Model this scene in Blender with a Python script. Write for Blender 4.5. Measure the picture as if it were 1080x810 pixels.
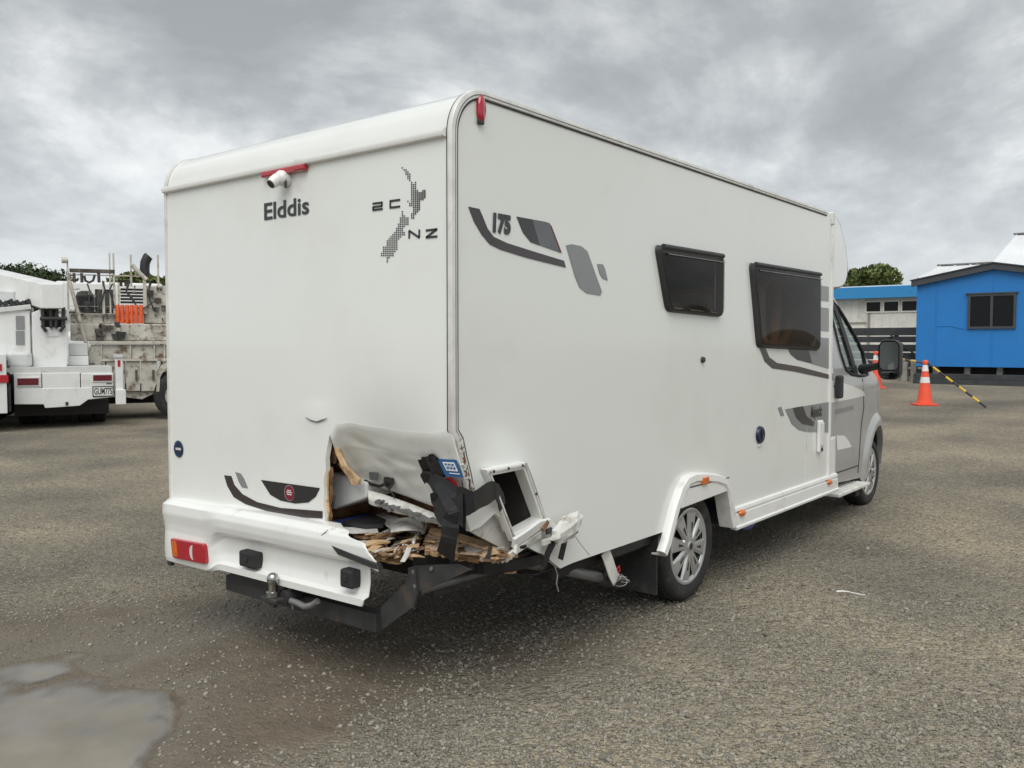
import bpy, bmesh, math, random
import numpy as np
from mathutils import Vector, Matrix, geometry
R = math.radians
scene = bpy.context.scene
for o in list(bpy.data.objects): bpy.data.objects.remove(o)
col = scene.collection
random.seed(7); rng = np.random.default_rng(7)

# ------------------------------------------------------------------ camera
F_PX, PITCH, YAW, ROLL = 917.3, -0.0456, 0.6754, 0.0008
CAM = Vector((-2.6282, -2.4225, 1.5895))
fw = Vector((math.cos(PITCH)*math.cos(YAW), math.cos(PITCH)*math.sin(YAW), math.sin(PITCH)))
_r = Vector((math.sin(YAW), -math.cos(YAW), 0)); _u = _r.cross(fw)
rt = math.cos(ROLL)*_r + math.sin(ROLL)*_u; up = -math.sin(ROLL)*_r + math.cos(ROLL)*_u
cd = bpy.data.cameras.new('camera'); cam = bpy.data.objects.new('camera', cd); col.objects.link(cam)
M3 = Matrix((rt, up, -fw)).transposed()
cam.matrix_world = Matrix.Translation(CAM) @ M3.to_4x4()
cd.sensor_width = 36.0; cd.lens = 36.0*F_PX/1080.0; cd.clip_start = 0.05; cd.clip_end = 3000
scene.camera = cam

# ------------------------------------------------------------------ sky, sun, exposure
SUN_EL, SUN_AZ = R(52), R(214)          # azimuth of the sun, measured from +X towards +Y
world = bpy.data.worlds.new('World'); scene.world = world; world.use_nodes = True
nt = world.node_tree; nt.nodes.clear()
def N(tree, typ, **kw):
    n = tree.nodes.new(typ)
    for k, v in kw.items():
        if k.startswith('i_'): n.inputs[k[2:].replace('_', ' ')].default_value = v
        else: setattr(n, k, v)
    return n
def ramp(tree, stops, interp='LINEAR'):
    n = tree.nodes.new('ShaderNodeValToRGB'); cr = n.color_ramp; cr.interpolation = interp
    while len(cr.elements) > 1: cr.elements.remove(cr.elements[-1])
    cr.elements[0].position = stops[0][0]; cr.elements[0].color = stops[0][1]
    for p, c in stops[1:]:
        e = cr.elements.new(p); e.color = c
    return n
def g4(v, b=None, c=None): return (v, v if b is None else b, v if c is None else c, 1)
sky = N(nt, 'ShaderNodeTexSky', sky_type='NISHITA', sun_disc=False, sun_elevation=SUN_EL, sun_rotation=R(90)-SUN_AZ,
        air_density=1.0, dust_density=2.0)
tc = N(nt, 'ShaderNodeTexCoord'); sep = N(nt, 'ShaderNodeSeparateXYZ'); nt.links.new(tc.outputs['Generated'], sep.inputs[0])
zab = N(nt, 'ShaderNodeMath', operation='ABSOLUTE'); nt.links.new(sep.outputs['Z'], zab.inputs[0])
zad = N(nt, 'ShaderNodeMath', operation='ADD'); zad.inputs[1].default_value = 0.38; nt.links.new(zab.outputs[0], zad.inputs[0])
dx = N(nt, 'ShaderNodeMath', operation='DIVIDE'); dy = N(nt, 'ShaderNodeMath', operation='DIVIDE')
nt.links.new(sep.outputs['X'], dx.inputs[0]); nt.links.new(zad.outputs[0], dx.inputs[1])
nt.links.new(sep.outputs['Y'], dy.inputs[0]); nt.links.new(zad.outputs[0], dy.inputs[1])
cmb = N(nt, 'ShaderNodeCombineXYZ'); nt.links.new(dx.outputs[0], cmb.inputs[0]); nt.links.new(dy.outputs[0], cmb.inputs[1])
nz1 = N(nt, 'ShaderNodeTexNoise'); nz1.inputs['Scale'].default_value = 1.5; nz1.inputs['Detail'].default_value = 9
nz1.inputs['Roughness'].default_value = 0.58; nz1.inputs['Distortion'].default_value = 0.55
nt.links.new(cmb.outputs[0], nz1.inputs['Vector'])
nz2 = N(nt, 'ShaderNodeTexNoise'); nz2.inputs['Scale'].default_value = 3.1; nz2.inputs['Detail'].default_value = 7
nz2.inputs['Roughness'].default_value = 0.6
nt.links.new(cmb.outputs[0], nz2.inputs['Vector'])
mixn = N(nt, 'ShaderNodeMath', operation='MULTIPLY_ADD'); mixn.inputs[1].default_value = 0.38
nt.links.new(nz2.outputs['Fac'], mixn.inputs[0])
sc1 = N(nt, 'ShaderNodeMath', operation='MULTIPLY'); sc1.inputs[1].default_value = 0.66
nt.links.new(nz1.outputs['Fac'], sc1.inputs[0]); nt.links.new(sc1.outputs[0], mixn.inputs[2])
CL = 1.0
cl = ramp(nt, [(0.40, (2.45, 2.58, 2.62, 1)), (0.47, (3.05, 3.2, 3.25, 1)), (0.525, (4.1, 4.24, 4.28, 1)), (0.575, (5.6, 5.72, 5.7, 1)), (0.64, (7.0, 7.1, 7.0, 1))], 'LINEAR')
nt.links.new(mixn.outputs[0], cl.inputs[0])
# towards the horizon the layers close up into an even pale blue-grey
hz = ramp(nt, [(0.0, g4(1)), (0.06, g4(0.72)), (0.22, g4(0.12)), (0.4, g4(0))]); nt.links.new(zab.outputs[0], hz.inputs[0])
mh = N(nt, 'ShaderNodeMixRGB'); mh.inputs[2].default_value = (4.5, 4.8, 4.98, 1)
nt.links.new(hz.outputs[0], mh.inputs[0]); nt.links.new(cl.outputs[0], mh.inputs[1])
ms = N(nt, 'ShaderNodeMixRGB'); ms.inputs[0].default_value = 0.93
nt.links.new(sky.outputs[0], ms.inputs[1]); nt.links.new(mh.outputs[0], ms.inputs[2])
bg = N(nt, 'ShaderNodeBackground'); bg.inputs['Strength'].default_value = 0.106
wo = N(nt, 'ShaderNodeOutputWorld')
nt.links.new(ms.outputs[0], bg.inputs[0]); nt.links.new(bg.outputs[0], wo.inputs[0])

sl = bpy.data.lights.new('sun', 'SUN'); sl.energy = 1.5; sl.angle = R(50); sl.color = (1.0, 0.99, 0.955)
sun = bpy.data.objects.new('sun', sl); col.objects.link(sun)
sd = Vector((math.cos(SUN_EL)*math.cos(SUN_AZ), math.cos(SUN_EL)*math.sin(SUN_AZ), math.sin(SUN_EL)))
sun.rotation_euler = (-sd).to_track_quat('-Z', 'Y').to_euler(); sun.location = (0, 0, 30)
vs = scene.view_settings; vs.view_transform = 'Standard'; vs.look = 'None'; vs.exposure = 0.52; vs.gamma = 1.0; vs.use_curve_mapping = False

# ------------------------------------------------------------------ pixel -> world helpers
def ray(x, y): return fw + rt*((x-540)/F_PX) - up*((y-405)/F_PX)
def on_axis(x, y, ax, v):
    d = ray(x, y); t = (v-CAM[ax])/d[ax]; return CAM + d*t
def RP(x, y, X=0.0): return on_axis(x, y, 0, X)        # point on a plane parallel to the van's rear wall
def SP(x, y, Y=0.0): return on_axis(x, y, 1, Y)        # point on a plane parallel to the van's right side
def sstep(a, b, x):
    t = np.clip((x-a)/(b-a), 0, 1); return t*t*(3-2*t)
def slope(X, Y):                                       # the yard climbs gently beyond the van
    X = np.asarray(X, float); Y = np.asarray(Y, float)
    return np.minimum(0.033*np.maximum(0, X-6.5), 0.85)*(1-sstep(9, 16, Y))
def GP(x, y):
    d = ray(x, y); t = 1.0
    while t < 900:
        p = CAM + d*t
        if p.z < float(slope(p.x, p.y)): return p
        t += 0.02 if t < 60 else 0.2
    return CAM + d*t

# ------------------------------------------------------------------ materials
MAT = {}
def mat(name, color, rough=0.5, metal=0.0, var=0.0, vscale=6.0, bump=0.0, bscale=40.0, coat=0.0, dirt=None, dscale=3.0, dlo=0.52, dhi=0.72, spec=None, island=0.0):
    m = bpy.data.materials.new(name); m.use_nodes = True; t = m.node_tree; b = t.nodes['Principled BSDF']
    b.inputs['Roughness'].default_value = rough; b.inputs['Metallic'].default_value = metal
    b.inputs['Coat Weight'].default_value = coat; b.inputs['Coat Roughness'].default_value = 0.06
    if spec is not None: b.inputs['Specular IOR Level'].default_value = spec
    c = (*color, 1); b.inputs['Base Color'].default_value = c
    co = N(t, 'ShaderNodeTexCoord'); src = None
    if var > 0:
        n = N(t, 'ShaderNodeTexNoise'); n.inputs['Scale'].default_value = vscale; n.inputs['Detail'].default_value = 6
        t.links.new(co.outputs['Object'], n.inputs['Vector'])
        r = ramp(t, [(0.3, (*[max(0, x*(1-var)) for x in color], 1)), (0.7, (*[min(1, x*(1+var)) for x in color], 1))])
        t.links.new(n.outputs['Fac'], r.inputs[0]); src = r.outputs[0]
    if island > 0:
        ge = N(t, 'ShaderNodeNewGeometry'); hs = N(t, 'ShaderNodeHueSaturation')
        mr = N(t, 'ShaderNodeMapRange'); mr.inputs['To Min'].default_value = 1-island; mr.inputs['To Max'].default_value = 1+island
        t.links.new(ge.outputs['Random Per Island'], mr.inputs[0]); t.links.new(mr.outputs[0], hs.inputs['Value'])
        if src: t.links.new(src, hs.inputs['Color'])
        else: hs.inputs['Color'].default_value = c
        src = hs.outputs[0]
    if dirt:
        n = N(t, 'ShaderNodeTexNoise'); n.inputs['Scale'].default_value = dscale; n.inputs['Detail'].default_value = 8; n.inputs['Roughness'].default_value = 0.65
        t.links.new(co.outputs['Object'], n.inputs['Vector'])
        r = ramp(t, [(dlo, g4(0)), (dhi, g4(1))]); t.links.new(n.outputs['Fac'], r.inputs[0])
        mx = N(t, 'ShaderNodeMixRGB'); mx.inputs[2].default_value = (*dirt, 1); t.links.new(r.outputs[0], mx.inputs[0])
        if src: t.links.new(src, mx.inputs[1])
        else: mx.inputs[1].default_value = c
        src = mx.outputs[0]
    if src: t.links.new(src, b.inputs['Base Color'])
    if bump > 0:
        n = N(t, 'ShaderNodeTexNoise'); n.inputs['Scale'].default_value = bscale; n.inputs['Detail'].default_value = 5
        t.links.new(co.outputs['Object'], n.inputs['Vector'])
        bp = N(t, 'ShaderNodeBump'); bp.inputs['Strength'].default_value = bump; bp.inputs['Distance'].default_value = 0.01
        t.links.new(n.outputs['Fac'], bp.inputs['Height']); t.links.new(bp.outputs[0], b.inputs['Normal'])
    MAT[name] = m; return m
def glass(name, tint, rough=0.02, ior=1.5, refl=1.0):
    m = bpy.data.materials.new(name); m.use_nodes = True; t = m.node_tree; t.nodes.clear()
    o = N(t, 'ShaderNodeOutputMaterial'); tr = N(t, 'ShaderNodeBsdfTransparent'); tr.inputs[0].default_value = (*tint, 1)
    gl = N(t, 'ShaderNodeBsdfGlossy'); gl.inputs['Roughness'].default_value = rough; gl.inputs['Color'].default_value = g4(refl)
    ge = N(t, 'ShaderNodeNewGeometry'); dt = N(t, 'ShaderNodeVectorMath', operation='DOT_PRODUCT'); t.links.new(ge.outputs['Normal'], dt.inputs[0]); t.links.new(ge.outputs['Incoming'], dt.inputs[1])
    ab = N(t, 'ShaderNodeMath', operation='ABSOLUTE'); t.links.new(dt.outputs['Value'], ab.inputs[0])
    sb = N(t, 'ShaderNodeMath', operation='SUBTRACT'); sb.inputs[0].default_value = 1; t.links.new(ab.outputs[0], sb.inputs[1])
    pw_ = N(t, 'ShaderNodeMath', operation='POWER'); pw_.inputs[1].default_value = 5; t.links.new(sb.outputs[0], pw_.inputs[0])
    f0 = ((ior-1)/(ior+1))**2; ma = N(t, 'ShaderNodeMath', operation='MULTIPLY_ADD'); ma.inputs[1].default_value = 1-f0; ma.inputs[2].default_value = f0; t.links.new(pw_.outputs[0], ma.inputs[0])
    mx = N(t, 'ShaderNodeMixShader'); t.links.new(ma.outputs[0], mx.inputs[0]); t.links.new(tr.outputs[0], mx.inputs[1]); t.links.new(gl.outputs[0], mx.inputs[2])
    t.links.new(mx.outputs[0], o.inputs[0]); MAT[name] = m; return m

mat('gelcoat', (0.815, 0.832, 0.80), 0.16, var=0.008, vscale=1.3, coat=0.4, bump=0.012, bscale=2.2, dirt=(0.72, 0.72, 0.68), dscale=1.1, dlo=0.5, dhi=0.95)
mat('side_skin', (0.79, 0.805, 0.768), 0.2, var=0.008, vscale=0.9, coat=0.35, bump=0.010, bscale=1.7, dirt=(0.70, 0.695, 0.64), dscale=1.4, dlo=0.52, dhi=0.95)
mat('white_plastic', (0.80, 0.80, 0.775), 0.32, var=0.03, coat=0.2, dirt=(0.46, 0.43, 0.37), dscale=5.0, dlo=0.58, dhi=0.85)
mat('bumper_white', (0.82, 0.825, 0.80), 0.3, var=0.03, coat=0.25, bump=0.02, bscale=9, dirt=(0.42, 0.39, 0.33), dscale=7.0, dlo=0.6, dhi=0.82)
mat('flap_white', (0.79, 0.80, 0.765), 0.28, var=0.03, vscale=4, coat=0.25, bump=0.05, bscale=6, dirt=(0.64, 0.64, 0.60), dscale=5.0, dlo=0.5, dhi=0.9)
mat('aluminium', (0.74, 0.735, 0.70), 0.4, metal=0.15, var=0.1, vscale=14, dirt=(0.40, 0.38, 0.33), dscale=9, dlo=0.56, dhi=0.85)
mat('gasket', (0.025, 0.025, 0.027), 0.6)
mat('rubber', (0.022, 0.022, 0.023), 0.72, var=0.3, vscale=9, bump=0.1, bscale=90, dirt=(0.10, 0.09, 0.075), dscale=9, dlo=0.55, dhi=0.85)
mat('black_plastic', (0.028, 0.028, 0.03), 0.5, var=0.25, vscale=8, bump=0.05, bscale=120)
mat('black_vinyl', (0.010, 0.010, 0.012), 0.40, var=0.3, vscale=12, bump=0.25, bscale=22)
mat('steel_dark', (0.05, 0.05, 0.052), 0.55, metal=0.25, var=0.35, vscale=9, dirt=(0.13, 0.095, 0.065), dscale=7, dlo=0.55, dhi=0.75)
mat('steel_grey', (0.22, 0.22, 0.22), 0.48, metal=0.5, var=0.25, vscale=9, dirt=(0.12, 0.09, 0.065), dscale=8, dlo=0.55, dhi=0.75)
mat('chrome', (0.45, 0.45, 0.44), 0.2, metal=1.0, var=0.06, dirt=(0.25, 0.22, 0.18), dscale=20, dlo=0.6, dhi=0.8)
mat('wheel_silver', (0.56, 0.565, 0.57), 0.3, metal=0.65, var=0.06, vscale=10, dirt=(0.22, 0.20, 0.17), dscale=14, dlo=0.58, dhi=0.85)
mat('wheel_dark', (0.03, 0.03, 0.03), 0.6)
mat('cab_silver', (0.47, 0.47, 0.46), 0.38, metal=0.4, var=0.03, coat=0.6, dirt=(0.27, 0.25, 0.21), dscale=3, dlo=0.55, dhi=0.9)
mat('decal_dark', (0.020, 0.020, 0.022), 0.3, var=0.1, coat=0.3)
mat('decal_maroon', (0.040, 0.030, 0.031), 0.3, var=0.1, coat=0.3)
mat('decal_grey', (0.235, 0.24, 0.245), 0.32, var=0.04, coat=0.3)
mat('decal_slate', (0.105, 0.118, 0.125), 0.3, var=0.12, coat=0.3)
mat('decal_white', (0.80, 0.80, 0.77), 0.3, coat=0.3)
mat('decal_blue', (0.015, 0.10, 0.26), 0.35, var=0.1)
mat('decal_navy', (0.012, 0.022, 0.06), 0.3, var=0.2, vscale=30)
mat('decal_crimson', (0.20, 0.012, 0.035), 0.3)
mat('red_lens', (0.42, 0.008, 0.022), 0.14, var=0.15, vscale=60, coat=0.8)
mat('dull_red_lens', (0.13, 0.010, 0.018), 0.25, var=0.2, vscale=30)
mat('amber_lens', (0.62, 0.14, 0.012), 0.18, var=0.15, vscale=60, coat=0.6)
mat('clear_lens', (0.70, 0.69, 0.66), 0.12, coat=0.7)
mat('tape_red', (0.40, 0.012, 0.02), 0.5)
mat('wood_pale', (0.62, 0.43, 0.24), 0.75, var=0.3, vscale=24, bump=0.35, bscale=60, dirt=(0.30, 0.15, 0.07), dscale=22, dlo=0.52, dhi=0.72)
mat('wood_brown', (0.27, 0.15, 0.075), 0.8, var=0.45, vscale=18, bump=0.4, bscale=60, dirt=(0.06, 0.032, 0.016), dscale=12, dlo=0.48, dhi=0.72)
mat('wood_pink', (0.66, 0.49, 0.37), 0.85, var=0.2, vscale=26, bump=0.6, bscale=70, dirt=(0.42, 0.22, 0.11), dscale=24, dlo=0.54, dhi=0.68)
mat('foam', (0.74, 0.75, 0.75), 0.85, var=0.05, bump=0.3, bscale=120, dirt=(0.36, 0.34, 0.3), dscale=6, dlo=0.56, dhi=0.85)
mat('torn_white', (0.66, 0.655, 0.62), 0.6, var=0.08, bump=0.4, bscale=30, dirt=(0.28, 0.25, 0.2), dscale=11, dlo=0.5, dhi=0.72)
mat('blue_plastic', (0.02, 0.045, 0.22), 0.35)
mat('cupboard', (0.17, 0.085, 0.045), 0.4, var=0.25, vscale=5)
mat('curtain', (0.36, 0.19, 0.10), 0.85, var=0.2, vscale=4)
mat('cushion', (0.40, 0.37, 0.33), 0.9)
glass('acrylic', (0.72, 0.69, 0.66), 0.03, 1.35, .42)
glass('cab_glass', (0.74, 0.82, 0.78), 0.02, 1.45)
mat('mirror_glass', (0.20, 0.225, 0.22), 0.04, metal=1.0)
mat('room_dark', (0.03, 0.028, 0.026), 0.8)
mat('dark_window', (0.008, 0.009, 0.010), 0.08, spec=0.18)
mat('truck_white', (0.74, 0.745, 0.73), 0.38, var=0.04, coat=0.2, dirt=(0.42, 0.40, 0.36), dscale=3.0, dlo=0.54, dhi=0.85)
mat('truck_panel', (0.62, 0.63, 0.62), 0.42, var=0.05, dirt=(0.36, 0.34, 0.3), dscale=4.0, dlo=0.54, dhi=0.85)
mat('old_cream', (0.52, 0.50, 0.44), 0.6, var=0.15, vscale=5, dirt=(0.14, 0.085, 0.05), dscale=6.5, dlo=0.50, dhi=0.66)
mat('old_cream_rail', (0.52, 0.49, 0.42), 0.6, var=0.15, vscale=5, dirt=(0.18, 0.12, 0.075), dscale=7, dlo=0.5, dhi=0.7)
mat('grime', (0.075, 0.065, 0.055), 0.8, var=0.5, vscale=7, dirt=(0.20, 0.17, 0.13), dscale=8, dlo=0.52, dhi=0.68)
mat('orange', (0.72, 0.115, 0.03), 0.5, var=0.15, vscale=8, dirt=(0.35, 0.09, 0.04), dscale=9, dlo=0.55, dhi=0.8)
mat('cone_orange', (0.86, 0.10, 0.045), 0.45, var=0.06, vscale=6, dirt=(0.45, 0.08, 0.05), dscale=7, dlo=0.6, dhi=0.85)
mat('reflective_white', (0.78, 0.78, 0.77), 0.4, var=0.08, vscale=8)
mat('plate_white', (0.72, 0.72, 0.70), 0.4)
mat('paint_black', (0.02, 0.02, 0.02), 0.45)
mat('paint_yellow', (0.72, 0.48, 0.03), 0.5, var=0.12)
mat('cabin_blue', (0.014, 0.195, 0.56), 0.5, var=0.06, vscale=1.2, dirt=(0.018, 0.17, 0.47), dscale=1.3, dlo=0.5, dhi=0.8, bump=0.02, bscale=5)
mat('charcoal', (0.055, 0.06, 0.068), 0.5, var=0.12, vscale=3)
mat('fascia_blue', (0.03, 0.25, 0.55), 0.5, var=0.05)
mat('wall_cream', (0.74, 0.725, 0.68), 0.7, var=0.06, vscale=2, dirt=(0.42, 0.40, 0.35), dscale=1.2, dlo=0.55, dhi=0.8)
mat('roof_pale', (0.76, 0.78, 0.79), 0.5, var=0.06, vscale=1.0, dirt=(0.62, 0.63, 0.63), dscale=0.8, dlo=0.5, dhi=0.8)
mat('fence_dark', (0.042, 0.044, 0.048), 0.75, var=0.25, vscale=5)
mat('fence_post', (0.32, 0.30, 0.265), 0.8, var=0.2, vscale=5)
mat('bark', (0.09, 0.07, 0.05), 0.9, var=0.3, bump=0.5, bscale=12)
mat('leaf_dark', (0.042, 0.066, 0.022), 0.6, var=0.4, vscale=0.7, island=0.5)
mat('leaf_mid', (0.105, 0.135, 0.036), 0.6, var=0.4, vscale=0.6, island=0.45)
mat('stone', (0.245, 0.229, 0.190), 0.9, var=0.2, vscale=30, island=0.38)
mat('litter_white', (0.75, 0.74, 0.70), 0.6)
mat('wire', (0.42, 0.42, 0.41), 0.4, metal=0.6)

# ------------------------------------------------------------------ object helpers
ORG = {}
def link(o): col.objects.link(o); return o
def thing(name, label, cat, loc=(0, 0, 0), rotz=0.0, group=None, local=False):
    o = link(bpy.data.objects.new(name, None)); o.location = loc; o.rotation_euler = (0, 0, rotz)
    o['label'] = label; o['category'] = cat
    if group: o['group'] = group
    ORG[o.name] = Vector((0, 0, 0)) if local else Vector(loc)
    return o
class MB:
    def __init__(s): s.v = []; s.f = []
    def add(s, vs, fs):
        n = len(s.v); s.v += [Vector(p) for p in vs]; s.f += [tuple(i+n for i in f) for f in fs]; return s
    def box(s, c, d, rot=None):
        hx, hy, hz = d[0]/2, d[1]/2, d[2]/2
        P = [Vector((x*hx, y*hy, z*hz)) for x in (-1, 1) for y in (-1, 1) for z in (-1, 1)]
        if rot is not None: P = [rot @ p for p in P]
        c = Vector(c)
        return s.add([p+c for p in P], [(0, 1, 3, 2), (4, 6, 7, 5), (0, 4, 5, 1), (2, 3, 7, 6), (0, 2, 6, 4), (1, 5, 7, 3)])
    def bb(s, x0, x1, y0, y1, z0, z1):
        return s.box(((x0+x1)/2, (y0+y1)/2, (z0+z1)/2), (abs(x1-x0), abs(y1-y0), abs(z1-z0)))
    def bar(s, a, b, w, h=None, upv=(0, 0, 1)):
        a, b = Vector(a), Vector(b); h = h or w; d = (b-a); L = d.length; d.normalize(); upv = Vector(upv)
        sdv = d.cross(upv)
        if sdv.length < 1e-4: sdv = d.cross(Vector((1, 0, 0)))
        sdv.normalize(); uu = sdv.cross(d)
        return s.box((a+b)/2, (L, w, h), Matrix((d, sdv, uu)).transposed())
    def prism(s, pts, ext):
        n = len(pts); P = [Vector(p) for p in pts]; e = Vector(ext)
        return s.add(P+[p+e for p in P], [tuple(range(n)), tuple(range(2*n-1, n-1, -1))]+[(i, i+n, (i+1) % n+n, (i+1) % n) for i in range(n)])
    def tube(s, path, r, n=8, closed=False, caps=True):
        P = [Vector(p) for p in path]; m = len(P); rr = r if hasattr(r, '__len__') else [r]*m; base = len(s.v); prev = None
        for i, p in enumerate(P):
            if closed: d = P[(i+1) % m]-P[i-1]
            else: d = P[min(i+1, m-1)]-P[max(i-1, 0)]
            d.normalize()
            if prev is None: a = d.orthogonal().normalized()
            else:
                a = prev-d*prev.dot(d)
                if a.length < 1e-5: a = d.orthogonal()
                a.normalize()
            prev = a; b = d.cross(a)
            for k in range(n):
                t = 2*math.pi*k/n; s.v.append(p+(a*math.cos(t)+b*math.sin(t))*rr[i])
        for i in range(m if closed else m-1):
            j = (i+1) % m
            for k in range(n):
                s.f.append((base+i*n+k, base+i*n+(k+1) % n, base+j*n+(k+1) % n, base+j*n+k))
        if caps and not closed:
            s.f.append(tuple(base+k for k in range(n-1, -1, -1))); s.f.append(tuple(base+(m-1)*n+k for k in range(n)))
        return s
    def sweep(s, path, prof, bvec, closed=False):
        """prof: (normal, bvec) offsets; path planar, perpendicular to bvec"""
        P = [Vector(p) for p in path]; m = len(P); b = Vector(bvec); n = len(prof); base = len(s.v)
        for i, p in enumerate(P):
            d = (P[(i+1) % m]-P[i-1]) if closed else (P[min(i+1, m-1)]-P[max(i-1, 0)])
            d.normalize(); nn = b.cross(d).normalized()
            for q in prof: s.v.append(p+nn*q[0]+b*q[1])
        for i in range(m if closed else m-1):
            j = (i+1) % m
            for k in range(n):
                s.f.append((base+i*n+k, base+i*n+(k+1) % n, base+j*n+(k+1) % n, base+j*n+k))
        if not closed:
            s.f.append(tuple(base+k for k in range(n-1, -1, -1))); s.f.append(tuple(base+(m-1)*n+k for k in range(n)))
        return s
    def lathe(s, prof, c, axis='Y', n=32):
        """prof: (radius, along axis)"""
        base = len(s.v); c = Vector(c); m = len(prof)
        for k in range(n):
            t = 2*math.pi*k/n; cs, sn = math.cos(t), math.sin(t)
            for r, h in prof:
                if axis == 'Y': s.v.append(c+Vector((r*cs, h, r*sn)))
                elif axis == 'Z': s.v.append(c+Vector((r*cs, r*sn, h)))
                else: s.v.append(c+Vector((h, r*cs, r*sn)))
        for k in range(n):
            j = (k+1) % n
            for i in range(m-1): s.f.append((base+k*m+i, base+j*m+i, base+j*m+i+1, base+k*m+i+1))
        return s
    def grid(s, fn, nu, nv, th=None):
        base = len(s.v)
        for j in range(nv+1):
            for i in range(nu+1): s.v.append(Vector(fn(i/nu, j/nv)))
        w = nu+1
        for j in range(nv):
            for i in range(nu): s.f.append((base+j*w+i, base+j*w+i+1, base+(j+1)*w+i+1, base+(j+1)*w+i))
        if th is not None:
            b2 = len(s.v); e = Vector(th)
            for k in range((nu+1)*(nv+1)): s.v.append(s.v[base+k]+e)
            for j in range(nv):
                for i in range(nu): s.f.append((b2+j*w+i, b2+(j+1)*w+i, b2+(j+1)*w+i+1, b2+j*w+i+1))
            def edge(a, b): s.f.append((base+a, b2+a, b2+b, base+b))
            for i in range(nu): edge(i+1, i); edge(nv*w+i, nv*w+i+1)
            for j in range(nv): edge(j*w, (j+1)*w); edge((j+1)*w+nu, j*w+nu)
        return s
    def ribbon(s, path, w, wdir, th=0.004):
        P = [Vector(p) for p in path]; m = len(P); ww = w if hasattr(w, '__len__') else [w]*m
        wd = wdir if isinstance(wdir, list) else [wdir]*m; base = len(s.v)
        for i, p in enumerate(P):
            d = (P[min(i+1, m-1)]-P[max(i-1, 0)]).normalized(); x = Vector(wd[i]); x = (x-d*x.dot(d)).normalized(); nn = d.cross(x)
            for a, b in ((-1, -1), (1, -1), (1, 1), (-1, 1)): s.v.append(p+x*(a*ww[i]/2)+nn*(b*th/2))
        for i in range(m-1):
            for k in range(4):
                s.f.append((base+i*4+k, base+i*4+(k+1) % 4, base+i*4+4+(k+1) % 4, base+i*4+4+k))
        s.f.append((base+3, base+2, base+1, base)); q = base+(m-1)*4; s.f.append((q, q+1, q+2, q+3)); return s
    def build(s, name, material, parent=None, smooth=None, bevel=0.0, seg=2, kind=None):
        off = Vector((0, 0, 0))
        if parent is not None: off = ORG[parent.name]
        me = bpy.data.meshes.new(name); me.from_pydata([tuple(p-off) for p in s.v], [], s.f); me.update()
        bm = bmesh.new(); bm.from_mesh(me); bmesh.ops.recalc_face_normals(bm, faces=bm.faces); bm.to_mesh(me); bm.free()
        if smooth: me.shade_smooth(); me.set_sharp_from_angle(angle=R(smooth))
        me.materials.append(MAT[material]); o = link(bpy.data.objects.new(name, me))
        if parent is not None: o.parent = parent
        ORG[o.name] = off
        if bevel > 0:
            md = o.modifiers.new('bevel', 'BEVEL'); md.width = bevel; md.segments = seg; md.limit_method = 'ANGLE'; md.angle_limit = R(40)
            md.harden_normals = False
        if kind: o['kind'] = kind
        return o
def inpoly(x, y, P):
    c = False; n = len(P); j = n-1
    for i in range(n):
        if (P[i][1] > y) != (P[j][1] > y) and x < (P[j][0]-P[i][0])*(y-P[i][1])/(P[j][1]-P[i][1])+P[i][0]: c = not c
        j = i
    return c
def densify(P, step):
    out = []
    for i in range(len(P)):
        a, b = P[i], P[(i+1) % len(P)]; L = math.hypot(b[0]-a[0], b[1]-a[1]); n = max(1, int(L/step))
        out += [(a[0]+(b[0]-a[0])*k/n, a[1]+(b[1]-a[1])*k/n) for k in range(n)]
    return out
def panel(outer, holes, to3, step, th):
    """flat polygon with holes, triangulated on a grid, mapped by to3 and thickened by th"""
    mb = MB(); rings = [densify(outer, step)]+[densify(h, step) for h in holes]; V = []; E = []
    for r_ in rings:
        b = len(V); V += r_; E += [(b+i, b+(i+1) % len(r_)) for i in range(len(r_))]
    nb = len(V); bnd = np.array(V)
    x0, y0 = bnd.min(0); x1, y1 = bnd.max(0)
    for i in range(1, int((x1-x0)/step)):
        for j in range(1, int((y1-y0)/step)):
            x, y = x0+i*step, y0+j*step
            if np.min((bnd[:, 0]-x)**2+(bnd[:, 1]-y)**2) < (0.45*step)**2: continue
            if inpoly(x, y, outer) and not any(inpoly(x, y, h) for h in holes): V.append((x, y))
    res = geometry.delaunay_2d_cdt([Vector(p) for p in V], E, [], 0, 1e-6)
    v2, fs = res[0], res[2]; keep = []
    for f in fs:
        cx = sum(v2[i][0] for i in f)/3; cy = sum(v2[i][1] for i in f)/3
        if inpoly(cx, cy, outer) and not any(inpoly(cx, cy, h) for h in holes): keep.append(tuple(f))
    P = [Vector(to3(p[0], p[1])) for p in v2]; n = len(P); e = Vector(th)
    cnt = {}
    for f in keep:
        for k in range(3):
            a, b = f[k], f[(k+1) % 3]; cnt[(min(a, b), max(a, b))] = cnt.get((min(a, b), max(a, b)), 0)+1
    side = [(a, b, b+n, a+n) for (a, b), c in cnt.items() if c == 1]
    mb.add(P+[p+e for p in P], keep+[tuple(i+n for i in reversed(f)) for f in keep]+side)
    return mb
def arc(cx, cy, r, a0, a1, n):
    return [(cx+r*math.cos(R(a0+(a1-a0)*k/n)), cy+r*math.sin(R(a0+(a1-a0)*k/n))) for k in range(n+1)]
def rrect(x0, x1, y0, y1, r, n=5):
    return arc(x1-r, y1-r, r, 0, 90, n)+arc(x0+r, y1-r, r, 90, 180, n)+arc(x0+r, y0+r, r, 180, 270, n)+arc(x1-r, y0+r, r, 270, 360, n)
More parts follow.
